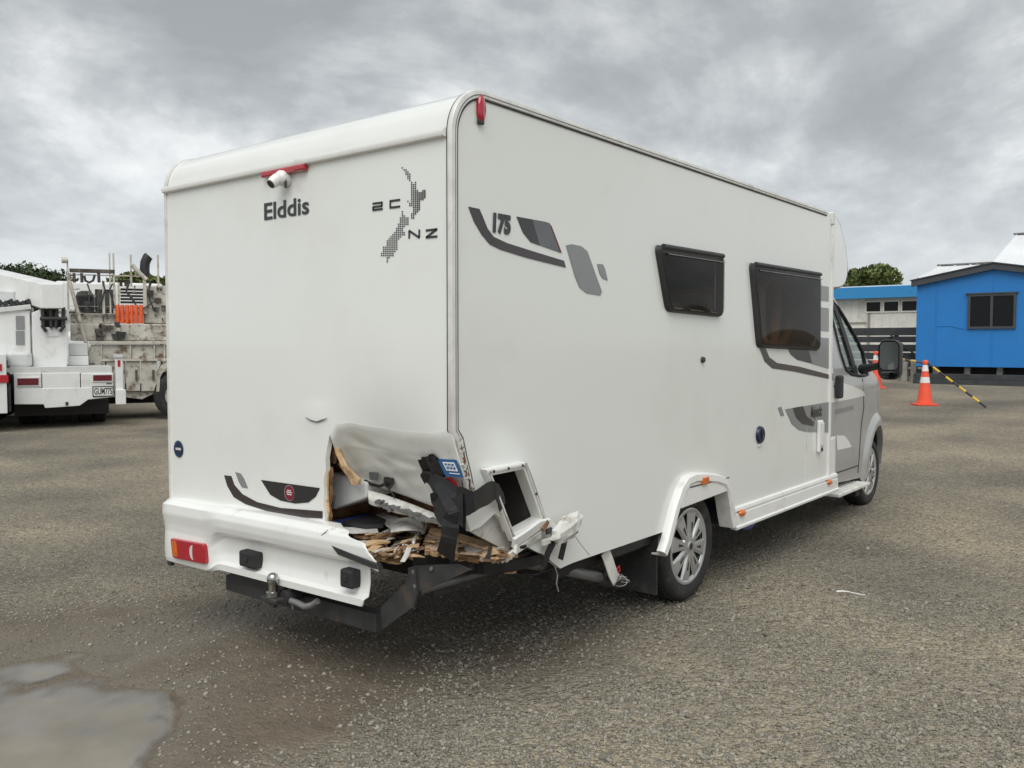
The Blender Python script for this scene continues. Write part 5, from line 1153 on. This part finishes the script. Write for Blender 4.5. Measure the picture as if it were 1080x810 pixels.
# --- shed with pale corrugated roofs beyond the cabin
def roof_shed(nm, lb, pts, XE, XR, y_right, ribs):
    """pts: px of the verge foot and the ridge end; eave at XE, ridge at XR"""
    e0 = on_axis(*pts[0], 0, XE); r0 = on_axis(*pts[1], 0, XR); g_ = float(slope(XE, 0))
    t_ = thing(nm, lb, 'shed', ((XE+XR)/2, (e0.y+y_right)/2, g_))
    yl = (e0.y+r0.y)/2
    MB().add([(XE, yl, e0.z), (XR, yl, r0.z), (XR, y_right, r0.z), (XE, y_right, e0.z), (XE, yl, e0.z-.08), (XR, yl, r0.z-.08), (XR, y_right, r0.z-.08), (XE, y_right, e0.z-.08)], [(0, 1, 2, 3), (4, 5, 6, 7), (0, 1, 5, 4), (2, 3, 7, 6), (0, 3, 7, 4), (1, 2, 6, 5)]).build('roof_slope', 'roof_pale', t_)
    n = int((yl-y_right)/ribs)
    for k in range(n+1):
        y = yl-.02-k*ribs; MB().bar((XE, y, e0.z+.012), (XR, y, r0.z+.012), .05, .03).build('roof_rib', 'roof_pale', t_)
    MB().bar((XR, yl+.1, r0.z+.03), (XR, y_right, r0.z+.03), .3, .06).build('ridge_cap', 'steel_grey', t_)
    MB().bb(XE+.4, 2*XR-XE, y_right, yl-.3, g_, e0.z-.09).build('shed_wall', 'wall_cream', t_)
    MB().add([(XR, yl, r0.z), (2*XR-XE, yl, e0.z), (2*XR-XE, y_right, e0.z), (XR, y_right, r0.z)], [(0, 1, 2, 3)]).build('roof_back', 'roof_pale', t_)
    return t_
roof_shed('low_shed', 'low shed with pale ribbed metal roof behind the blue cabin', ((975, 293), (985, 281)), 32, 35.5, -2.0, .55)
roof_shed('tall_shed', 'taller shed with pale ribbed roof rising over the cabin gable', ((1047, 284), (1067, 248)), 33, 39, -6.0, .75)
# --- dark post and rail fence
XF = 25.6; gf = float(slope(XF, 6))
fn = thing('rail_fence', 'dark stained rail fence with gaps, before the pale building', 'fence', (XF, 8.5, gf))
for k, (z, h) in enumerate(((1.36, .24), (1.11, .20), (.86, .20), (.61, .20), (.36, .20), (.12, .20))):
    MB().bb(XF, XF+.05, 3.2, 15.0, gf+z-h/2+.02*math.sin(k*2), gf+z+h/2).build('rail', 'fence_dark', fn)
for k in range(8): MB().bb(XF+.052, XF+.16, 3.5+1.55*k, 3.62+1.55*k, gf, gf+1.48).build('post', 'fence_dark', fn)
for k in range(5): MB().bar((XF-.03, 4.1+2.2*k, gf+.3), (XF-.03, 5.3+2.2*k, gf+1.3), .03, .16, (1, 0, 0)).build('brace', 'fence_dark', fn)
for k, (px_, py_) in enumerate(((953.5, 402), (963, 402))):
    g_ = GP(px_, py_); tp = on_axis(px_, 381.5, 0, g_.x)
    o = MB().bb(g_.x, g_.x+.16, g_.y-.08, g_.y+.08, g_.z-.05, tp.z).build('timber_bollard', 'fence_post', None, bevel=.02)
    label(o, ['weathered timber bollard beside the fence, farther from the blue cabin', 'weathered timber bollard beside the corner of the blue cabin'][k], 'bollard', 'timber bollards by the fence')
# --- traffic cones and striped poles
def cone(P, lb, hgt_=.90):
    t_ = thing('traffic_cone', lb, 'cone', P, .5, 'traffic cones', local=True); k = hgt_/.9
    MB().add([Vector((x*.235*k, y*.235*k, z)) for z in (0, .03*k) for x, y in ((-.8, -1), (.8, -1), (1, -.8), (1, .8), (.8, 1), (-.8, 1), (-1, .8), (-1, -.8))], [tuple(range(8)), tuple(range(8, 16))]+[(i, (i+1) % 8, (i+1) % 8+8, i+8) for i in range(8)]).build('base', 'cone_orange', t_)
    def rad(z): return (.155-.115*(z/.88))*k
    for z0, z1, m, nm, ex in ((.03, .46, 'cone_orange', 'body', 0), (.46, .58, 'reflective_white', 'reflective_band', .003), (.58, .70, 'cone_orange', 'body', 0), (.70, .83, 'reflective_white', 'reflective_band', .003)):
        MB().lathe([(rad(z0)+ex, z0*k), (rad(z1)+ex, z1*k)], (0, 0, 0), 'Z', 24).build(nm, m, t_, smooth=60)
    MB().lathe([(.045*k, .83*k), (.055*k, .84*k), (.055*k, .90*k), (.04*k, .93*k), (.001, .93*k)], (0, 0, 0), 'Z', 16).build('cap', 'cone_orange', t_, smooth=50)
    return t_
C1, C2 = GP(975, 427), GP(923, 409)
cone(C1, 'orange traffic cone with white bands, before the blue cabin'); cone(C2, 'orange traffic cone beyond the door mirror, by the dark fence', .92)
def pole(A, B, lb, w_=.022, n=9):
    A, B = Vector(A), Vector(B); t_ = thing('barrier_pole', lb, 'pole', tuple(B), 0, 'striped barrier poles')
    for k in range(n):
        MB().tube([A.lerp(B, k/n), A.lerp(B, (k+1)/n)], w_, 10).build('stripe', 'paint_yellow' if k % 2 else 'paint_black', t_, smooth=60)
    return t_
E1 = GP(1040, 430.5)
pole((C1.x, C1.y-.03, C1.z+.88), (E1.x, E1.y, E1.z+.02), 'black and yellow striped pole leaning from cone to ground')
pole((C1.x, C1.y+.05, C1.z+.87), (C2.x, C2.y-.05, C2.z+.86), 'black and yellow striped pole bridging two traffic cones')
# --- trees
def tree(nm, lb, base, zc, rad, hgt_, m, nleaf, seed, leaf=.22):
    r_ = np.random.default_rng(seed); t_ = thing(nm, lb, 'tree', tuple(base), 0, 'trees around the yard')
    b0 = Vector(base); tk = MB().tube([b0+Vector((0, 0, -.1)), b0+Vector((.1, .05, hgt_*.3)), b0+Vector((.0, .15, hgt_*.55))], [.28*rad/3, .2*rad/3, .12*rad/3], 8)
    lumps = []
    for k in range(16):
        a_ = r_.uniform(0, 6.28); q_ = r_.uniform(.1, .75); zz = zc+r_.uniform(-.8, .62)*(hgt_-zc+b0.z)*.75
        lumps.append((b0.x+rad*q_*math.cos(a_), b0.y+rad*q_*math.sin(a_), zz, rad*r_.uniform(.28, .5)))
        tk.tube([b0+Vector((0, .1, hgt_*r_.uniform(.28, .5))), Vector((lumps[-1][0], lumps[-1][1], zz))], [.07*rad/3, .02*rad/3], 5)
    tk.build('trunk', 'bark', t_, smooth=60)
    lu = np.array(lumps); pick = r_.integers(0, len(lu), nleaf); d = r_.normal(size=(nleaf, 3)); d /= np.linalg.norm(d, axis=1)[:, None]
    P = lu[pick, :3]+d*(lu[pick, 3]*r_.uniform(.45, 1.08, nleaf)**.6)[:, None]*np.array([1, 1, .8])
    a = r_.normal(size=(nleaf, 3)); a /= np.linalg.norm(a, axis=1)[:, None]; b_ = np.cross(a, r_.normal(size=(nleaf, 3))); b_ /= np.linalg.norm(b_, axis=1)[:, None]
    s_ = leaf*r_.uniform(.6, 1.3, nleaf)[:, None]
    V = np.stack([P-a*s_, P+b_*s_*.45, P+a*s_, P-b_*s_*.45], 1).reshape(-1, 3)-np.array(b0)
    me_ = bpy.data.meshes.new('crown'); me_.from_pydata(V.tolist(), [], np.arange(nleaf*4).reshape(-1, 4).tolist()); me_.materials.append(MAT[m])
    o = link(bpy.data.objects.new('crown', me_)); o.parent = t_
def place(px_, d): # ground point along a pixel column at depth d
    v = ray(px_, 363); p = CAM+v*d; return Vector((p.x, p.y, float(slope(p.x, p.y))))
def ztop(px_, py_, d): return (CAM+ray(px_, py_)*d).z
for px_, d, py_, rad, m, lb, sd_ in ((917, 58, 271.5, 2.0, 'leaf_mid', 'rounded green tree rising behind the pale building with blue fascia', 3), (893, 60, 282, 2.0, 'leaf_dark', 'dark green tree half hidden behind the overcab pod', 4)):
    b_ = place(px_, d); zt = ztop(px_, py_, d); tree('leafy_tree', lb, b_, zt-1.7, rad, zt-b_.z, m, 11000, sd_, .17)
for px_, d, py_, rad, lb, sd_ in ((10, 62, 286, 2.6, 'dark tree behind the white boom arm of the lift truck', 11), (38, 66, 283, 2.7, 'dark tree topping the line beyond the lift truck', 12), (62, 64, 294, 2.0, 'low dark tree beside the rack post of the old cream truck', 13), (144, 55, 289, 1.5, 'thin green tree seen through the rack of the cream truck', 14), (168, 55, 281, 1.7, 'loose green tree behind the exhaust of the cream truck', 15), (195, 58, 282, 2.4, 'green tree mostly hidden behind the motorhome wall', 16)):
    b_ = place(px_, d); zt = ztop(px_, py_, d); tree('leafy_tree', lb, b_, zt-1.6, rad*1.25, zt-b_.z, 'leaf_dark' if px_ < 100 else 'leaf_mid', 6000, sd_, .2)

# ================================================================== TRUCKS, LEFT
class Frame:
    """local axes on the ground: x to the right of the picture, y away along the view ray"""
    def __init__(s, px_, py_, turn=0.0):
        s.p = GP(px_, py_); v = s.p-CAM; s.az = math.atan2(v.y, v.x)+turn
        s.f = Vector((math.cos(s.az), math.sin(s.az), 0)); s.r = Vector((s.f.y, -s.f.x, 0))
    def at(s, x, y, w=0.0):
        d = ray(x, y); o = CAM-s.p; t_ = (w-o.dot(s.f))/d.dot(s.f); q_ = o+d*t_; return Vector((q_.dot(s.r), w, q_.z))
    def thing(s, nm, lb, cat, group=None): return thing(nm, lb, cat, tuple(s.p), s.az-math.pi/2, group, local=True)
    def box(s, x0, y0, x1, y1, w0, w1, nm, m, par, bevel=0.0):
        a_, b_ = s.at(x0, y0, w0), s.at(x1, y1, w0); return MB().bb(a_.x, b_.x, w0, w1, b_.z, a_.z).build(nm, m, par, bevel=bevel)
    def poly(s, P, w0, w1, nm, m, par, bevel=0.0):
        return MB().prism([s.at(x, y, w0) for x, y in P], (0, w1-w0, 0)).build(nm, m, par, bevel=bevel)
    def bar(s, a_, b_, w, r_, nm, m, par, w2=None):
        return MB().tube([s.at(*a_, w), s.at(*b_, w if w2 is None else w2)], r_, 8).build(nm, m, par, smooth=60)
def truck_wheel(par, x, y, r_=.40, w_=.24):
    t_ = MB().lathe([(r_*.55, 0), (r_*.62, -.01), (r_*.9, -.01), (r_, .03), (r_, w_-.03), (r_*.9, w_), (r_*.55, w_)], (x, y, r_), 'X', 28).build('wheel', 'rubber', par, smooth=40)
    MB().lathe([(.001, .06), (r_*.3, .05), (r_*.5, .03), (r_*.56, .02)], (x, y, r_), 'X', 20).build('rim', 'old_cream', t_, smooth=40)
# --- white lift truck seen from behind
fA = Frame(68, 452); tA_ = fA.thing('lift_truck', 'white boom lift truck seen from behind with a number plate', 'truck')
fA.box(10, 387.5, 118, 393.2, .02, 4.6, 'deck', 'truck_panel', tA_)
for x0, x1 in ((14.5, 43.8), (44.4, 84.6), (85.2, 119.5)): fA.box(x0, 393.6, x1, 409, 0, .10, 'tail_panel', 'truck_white', tA_, .008)
fA.poly(((15, 409.8), (119.5, 408.4), (121, 418.5), (93, 421.5), (84, 428), (47.5, 430.5), (46, 426.5), (15, 426.5)), -.01, .10, 'bumper', 'truck_white', tA_, .01)
for x0, y0, x1, y1 in ((17, 398, 42, 407.2), (97, 394.5, 119.3, 402.6)):
    l_ = fA.box(x0, y0, x1, y1, -.02, .0, 'tail_lamp', 'truck_white', tA_, .004); fA.box(x0+1.2, y0+1.2, x1-1.2, y1-1.2, -.028, -.018, 'lens', 'dull_red_lens', l_)
pl_ = fA.box(97.5, 407.5, 119.8, 418, -.03, -.012, 'number_plate', 'paint_black', tA_); fA.box(98.6, 408.5, 118.8, 417, -.034, -.03, 'plate_face', 'plate_white', pl_)
a_ = fA.at(99.3, 416, -.037); e_ = fA.at(118.2, 416, -.037); tz = fA.at(99, 409.4, -.037).z-a_.z
w_ = text_mesh('GUM775', 1.0, lambda x, y: (x, y, 0)); mxx = max(v.x for v in w_.v); mxy = max(v.y for v in w_.v)
text_mesh('GUM775', 1.0, lambda x, y: (a_.x+x/mxx*(e_.x-a_.x), -.037, a_.z+y/mxy*tz), bold=.02).build('plate_lettering', 'paint_black', pl_)
w_ = fA.at(113, 405.5, -.005); text_mesh('Elite', .06, lambda x, y: (w_.x+x, -.003, w_.z+y)).build('panel_mark', 'decal_slate', tA_) if False else fA.box(112, 403.8, 118, 405.2, -.004, .0, 'panel_mark', 'decal_slate', tA_)
fA.box(69, 424, 72, 427.5, -.03, .0, 'plate_lamp', 'black_plastic', tA_)
st2 = fA.box(121.5, 376, 130.5, 427, -.15, .05, 'outrigger_post', 'truck_white', tA_, .01)
fA.box(122, 411, 133, 426.5, -.20, .0, 'outrigger_foot', 'truck_white', st2, .01); fA.box(124, 380, 127, 386.5, -.16, -.148, 'reflector', 'tape_red', st2)
fA.box(120.5, 373.5, 129, 377, -.18, .1, 'post_cap', 'truck_panel', st2)
cl_ = fA.poly(((35, 391), (70.5, 391), (73, 326), (69, 326), (68, 345), (44, 345), (43, 326), (33.5, 330)), .5, 1.3, 'lift_column', 'truck_white', tA_, .012)
fA.box(44, 336, 69, 344.8, .62, 1.2, 'pivot_recess', 'room_dark', cl_)
for x in (45, 53, 60, 67): fA.bar((x, 324), (x+1 if x < 56 else x-1, 346), .46, .032, 'pivot_arm', 'black_plastic', cl_)
fA.bar((42, 336), (71, 336), .44, .035, 'pivot_pin', 'black_plastic', cl_); fA.bar((44, 343), (49, 350), .44, .03, 'hydraulic_hose', 'black_plastic', cl_); fA.bar((68, 343), (63, 350), .44, .03, 'hydraulic_hose', 'black_plastic', cl_)
fA.box(48, 347, 62, 355, .488, .498, 'decal_plate', 'truck_panel', cl_)
e0 = [fA.at(*q_, .35) for q_ in ((43.5, 299), (67.5, 299), (67.5, 325.5), (43.5, 325.5))]; e1 = [fA.at(*q_, 3.2) for q_ in ((-40, 279), (-20, 279), (-20, 300), (-40, 300))]
MB().add(e0+e1, [(0, 1, 2, 3), (7, 6, 5, 4), (0, 4, 5, 1), (1, 5, 6, 2), (2, 6, 7, 3), (3, 7, 4, 0)]).build('boom', 'truck_white', tA_, bevel=.02)
MB().add([p+Vector((-.02, .3, .0)) for p in e0]+[p+Vector((-2, 4.2, .3)) for p in e1], [(0, 1, 2, 3), (7, 6, 5, 4), (0, 4, 5, 1), (1, 5, 6, 2), (2, 6, 7, 3), (3, 7, 4, 0)]).build('inner_boom', 'truck_panel', tA_)
fA.box(-30, 326, 33, 388, .55, 2.4, 'locker', 'truck_white', tA_, .02); fA.box(7, 371, 34, 387.5, .30, .9, 'tank', 'truck_panel', tA_, .06)
for y0 in (333, 349): fA.box(16.5, y0, 26, y0+14.5, .535, .548, 'vent', 'decal_grey', tA_)
fA.poly(((-14, 326), (32, 321), (33, 326), (-14, 331)), .5, 2.4, 'locker_lid', 'truck_panel', tA_, .01)
for k in range(7): fA.bar((-8+6*k, 316+1.2*(k % 3)), (-4+6*k, 322), .7, .05, 'hose', 'black_plastic', tA_)
fA.box(-10, 306, 16, 322, 1.2, 2.6, 'control_box', 'truck_panel', tA_, .03)
fA.box(72.5, 362, 92.5, 375, .9, 1.6, 'toolbox', 'truck_panel', tA_, .01); fA.box(72.5, 375.6, 93.5, 387, .8, 1.6, 'toolbox', 'truck_white', tA_, .01)
fA.box(73, 385.5, 93, 388, .78, .9, 'toolbox_edge', 'steel_dark', tA_)
fA.box(15, 424, 115, 436, .5, 5.5, 'chassis', 'room_dark', tA_)
u0, u1 = fA.at(20, 440, 1.0).x, fA.at(112, 440, 1.0).x
for x in (u0, u0+.27, u1-.50, u1-.23): truck_wheel(tA_, x, 1.35)
truck_wheel(tA_, u0+.1, 4.9); truck_wheel(tA_, u1-.35, 4.9)
a_, b_ = fA.at(5, 340, 4.7), fA.at(110, 418, 4.7); MB().bb(a_.x, b_.x, 4.7, 6.2, b_.z, a_.z-.2).build('driver_cab', 'truck_white', tA_, bevel=.12)
# --- corner of a white tray truck at the picture's edge
fC = Frame(-28, 458); tC = fC.thing('tray_truck', 'white tray truck with red reflective stripe, beside the lift truck', 'truck')
fC.box(-90, 374, 8, 436, 0, .12, 'tail_board', 'truck_white', tC, .01); fC.box(-90, 397, 9, 403.5, -.02, .0, 'reflective_stripe', 'tape_red', tC); fC.box(-8, 384, 2, 391, -.02, .0, 'tail_lamp', 'red_lens', tC)
fC.box(-90, 374, 8, 380, .12, 4.0, 'tray', 'truck_panel', tC); fC.box(-80, 425, 0, 440, .3, 4.5, 'chassis', 'room_dark', tC)
fC.box(8.3, 404, 12, 434, .05, .10, 'mud_flap', 'rubber', tC)
xw = fC.at(-4, 440, .9).x; truck_wheel(tC, xw-.25, 1.2); truck_wheel(tC, xw-1.9, 1.2)
MB().bb(xw-2.0, xw, 4.2, 5.7, .5, 1.7).build('driver_cab', 'truck_white', tC, bevel=.1)
truck_wheel(tC, xw-.25, 4.6); truck_wheel(tC, xw-1.9, 4.6)
# --- old cream works truck, side on, with rack and stacked orange tubes
fB = Frame(150, 443); tB_ = fB.thing('works_truck', 'old grimy cream works truck with pipe rack and rust stains', 'truck')
fB.box(74, 341, 185, 359.5, .06, 2.2, 'upper_body', 'old_cream', tB_, .02); fB.box(94, 359.8, 185, 363, -.03, 2.2, 'body_rail', 'old_cream_rail', tB_, .008)
fB.poly(((92.5, 392), (92.5, 370), (96, 363.4), (107, 363.4), (107, 392)), .02, .6, 'body_corner', 'old_cream', tB_, .012)
for x0, x1 in ((107.6, 137), (137.8, 162.5), (163.2, 185)): fB.box(x0, 363.4, x1, 378, .05, 1.0, 'side_panel', 'old_cream', tB_, .012)
for x in (107.2, 137.3, 162.8, 173.5): fB.box(x-.8, 361, x+.8, 378, -.01, .06, 'stanchion', 'old_cream_rail', tB_)
fB.box(106, 378.2, 185, 380.5, -.02, 1.0, 'body_rail', 'old_cream_rail', tB_)
for x0, x1 in ((92.5, 111.5), (112.2, 132), (132.6, 148), (148.6, 166)):
    d_ = fB.box(x0, 381, x1, 412.5, .03, .9, 'locker_door', 'old_cream', tB_, .012)
    fB.box(x1-5.5, 390, x1-3, 401, -.005, .03, 'door_latch', 'grime', d_)
fB.poly(((128, 413), (166, 413), (150, 421), (133, 419)), .1, .6, 'lower_guard', 'old_cream', tB_)
fB.box(60, 408, 190, 424, .8, 2.0, 'chassis', 'room_dark', tB_)
fB.poly(((165, 413), (166, 393), (170, 385), (178, 380.6), (190, 380.6), (190, 384), (180, 385), (173, 390), (169, 398), (168, 413)), -.02, .5, 'wheel_guard', 'old_cream_rail', tB_)
xw = fB.at(190, 440, .0).x
def side_wheel(par, x, y, r_):
    t_ = MB().lathe([(r_*.55, 0), (r_*.62, -.01), (r_*.9, -.01), (r_, .03), (r_, .24), (r_*.9, .27), (r_*.55, .27)], (x, y, r_), 'Y', 30).build('wheel', 'rubber', par, smooth=40)
    MB().lathe([(.001, .04), (r_*.3, .03), (r_*.5, .03), (r_*.56, .02)], (x, y, r_), 'Y', 20).build('rim', 'old_cream', t_, smooth=40)
side_wheel(tB_, xw-.02, .0, .50); side_wheel(tB_, xw-3.6, .2, .50); side_wheel(tB_, xw-.02, 1.9, .50); side_wheel(tB_, xw-3.6, 1.9, .50)
# grime-laden works on the deck
rb = random.Random(9)
for k in range(26):
    x = rb.uniform(98, 124); y = rb.uniform(338, 357); fB.box(x, y, x+rb.uniform(2, 6), y+rb.uniform(2, 5), rb.uniform(-.05, .03), .2, 'machinery', rb.choice(['grime', 'grime', 'old_cream', 'steel_dark']), tB_)
for k in range(34):
    x = rb.uniform(76, 172); y = rb.uniform(300, 342); fB.box(x, y, x+rb.uniform(1, 4), y+rb.uniform(1, 6), rb.uniform(.2, .28), .34, 'machinery', rb.choice(['grime', 'grime', 'old_cream_rail', 'steel_dark', 'old_cream']), tB_)
for k in range(7):
    x = rb.uniform(80, 165); MB().tube([fB.at(x+rb.uniform(-6, 6)*q_, 298+12*q_+rb.uniform(-2, 2), .17) for q_ in (0, .7, 1.5, 2.4)], .016, 5).build('hose', rb.choice(['black_plastic', 'grime']), tB_, smooth=60)
fB.poly(((121.5, 350), (133, 350), (131, 357.5), (124, 357.5)), -.06, .1, 'bucket', 'rubber', tB_)
fB.box(79, 306, 99, 331, .5, 1.3, 'tank', 'steel_dark', tB_, .12); fB.box(88, 318, 99, 331, .42, .6, 'tank_panel', 'charcoal', tB_, .03)
fB.box(100, 305, 122, 329, .5, .56, 'window_frame', 'grime', tB_); fB.box(102, 307, 109, 327, .48, .5, 'pane', 'decal_slate', tB_); fB.box(111, 307, 120, 327, .48, .5, 'pane', 'decal_slate', tB_)
for k in range(5): fB.box(127, 304+3.4*k, 151, 306.2+3.4*k, .45, .7, 'slat', 'steel_dark', tB_)
fB.box(74, 331, 122, 341.5, .3, 2.0, 'deck_box', 'old_cream', tB_, .02); fB.box(151, 301, 186, 341.5, .3, 2.0, 'deck_box', 'old_cream', tB_, .03)
for x, y in ((155, 306), (163, 314), (170, 322)): fB.box(x, y, x+7, y+5, .24, .3, 'box_fitting', 'grime', tB_)
for k in range(6): 
    a_, b_ = fB.at(122+4.9*k, 341, .12), fB.at(126.6+4.9*k, 321.5, .12); cx_ = (a_.x+b_.x)/2
    MB().lathe([(.001, b_.z), (.036, b_.z), (.042, b_.z-.04), (.042, a_.z), (.001, a_.z)], (cx_, .14, 0), 'Z', 12).build('orange_tube', 'orange', tB_, smooth=40)
# rack
for (x0, y0, x1, y1, m) in ((70, 274, 73.2, 341, 'old_cream_rail'), (114.5, 267, 117.5, 331, 'old_cream_rail'), (118.5, 267, 121.8, 331, 'old_cream_rail'), (136.8, 268.5, 139.6, 302, 'old_cream_rail'), (165.5, 268.5, 168.2, 303, 'old_cream_rail'), (150.5, 292, 155, 331, 'old_cream_rail'), (107.5, 296, 111, 331, 'old_cream_rail'), (124, 298, 126.5, 321, 'old_cream_rail')):
    fB.box(x0, y0, x1, y1, .20, .27, 'rack_post', m, tB_)
fB.bar((65, 274.5), (71, 274.5), .2, .06, 'post_cap', 'old_cream', tB_)
fB.box(73, 283, 121, 288.2, .18, .3, 'rack_beam', 'grime', tB_); fB.box(73, 288.6, 152, 292, .2, .3, 'rack_beam', 'old_cream_rail', tB_)
for y in (310, 322.5, 330): fB.box(73, y, 152, y+1.6, .22, .27, 'rack_rail', 'old_cream_rail', tB_)
fB.bar((139, 279), (146, 287), .2, .045, 'rack_brace', 'old_cream_rail', tB_); fB.bar((146, 287), (154.5, 295), .2, .045, 'rack_brace', 'old_cream_rail', tB_)
fB.bar((71.5, 290), (93, 370), -.05, .035, 'long_pole', 'old_cream_rail', tB_)
MB().tube([fB.at(*q_, .5) for q_ in ((153, 292), (152.5, 284), (153, 277), (155.5, 271.5), (157, 270))], .10, 10).build('exhaust_stack', 'black_plastic', tB_, smooth=60)
for x in (124, 131): fB.box(x, 295, x+5, 301, .3, .6, 'rack_winch', 'grime', tB_)
MB().tube([fB.at(*q_, .18) for q_ in ((89, 291), (90, 296), (94, 298), (98, 296), (100, 290))], .025, 6).build('cable', 'black_plastic', tB_, smooth=60)
for x in (78, 86, 104): fB.bar((x, 288), (x+.5, 298), .22, .03, 'hook', 'grime', tB_)
MB().bb(xw-5.3, xw-3.0, .3, 2.3, .6, 2.2).build('driver_cab', 'old_cream', tB_, bevel=.1) if False else None
# --- white box van roofs beyond the old truck
fD = Frame(112, 425); tD = fD.thing('box_van', 'white box van mostly hidden behind the cream truck rack', 'van')
fD.box(58, 296, 172, 330, 0, 2.2, 'van_body', 'truck_white', tD, .06); fD.box(62, 330, 170, 412, .1, 2.1, 'van_side', 'truck_panel', tD, .06)
xw = fD.at(80, 425, 0).x; side_wheel(tD, xw, .0, .36); side_wheel(tD, xw+3.0, .0, .36); side_wheel(tD, xw, 1.9, .36); side_wheel(tD, xw+3.0, 1.9, .36)

# --- scrap of white litter on the gravel
lp = GP(898, 627); o = MB().grid(lambda u, v: (lp.x-.03+.06*u*1.0, lp.y+.08-.16*u+.022*v*math.sin(3.1*min(1, u+.15)), .012+float(hgt(np.array(lp.x), np.array(lp.y)))+.006*math.sin(5*u)+.004*v), 12, 3, (0, 0, .002)).build('litter_scrap', 'litter_white', None)
label(o, 'torn strip of white litter lying on the gravel', 'litter')
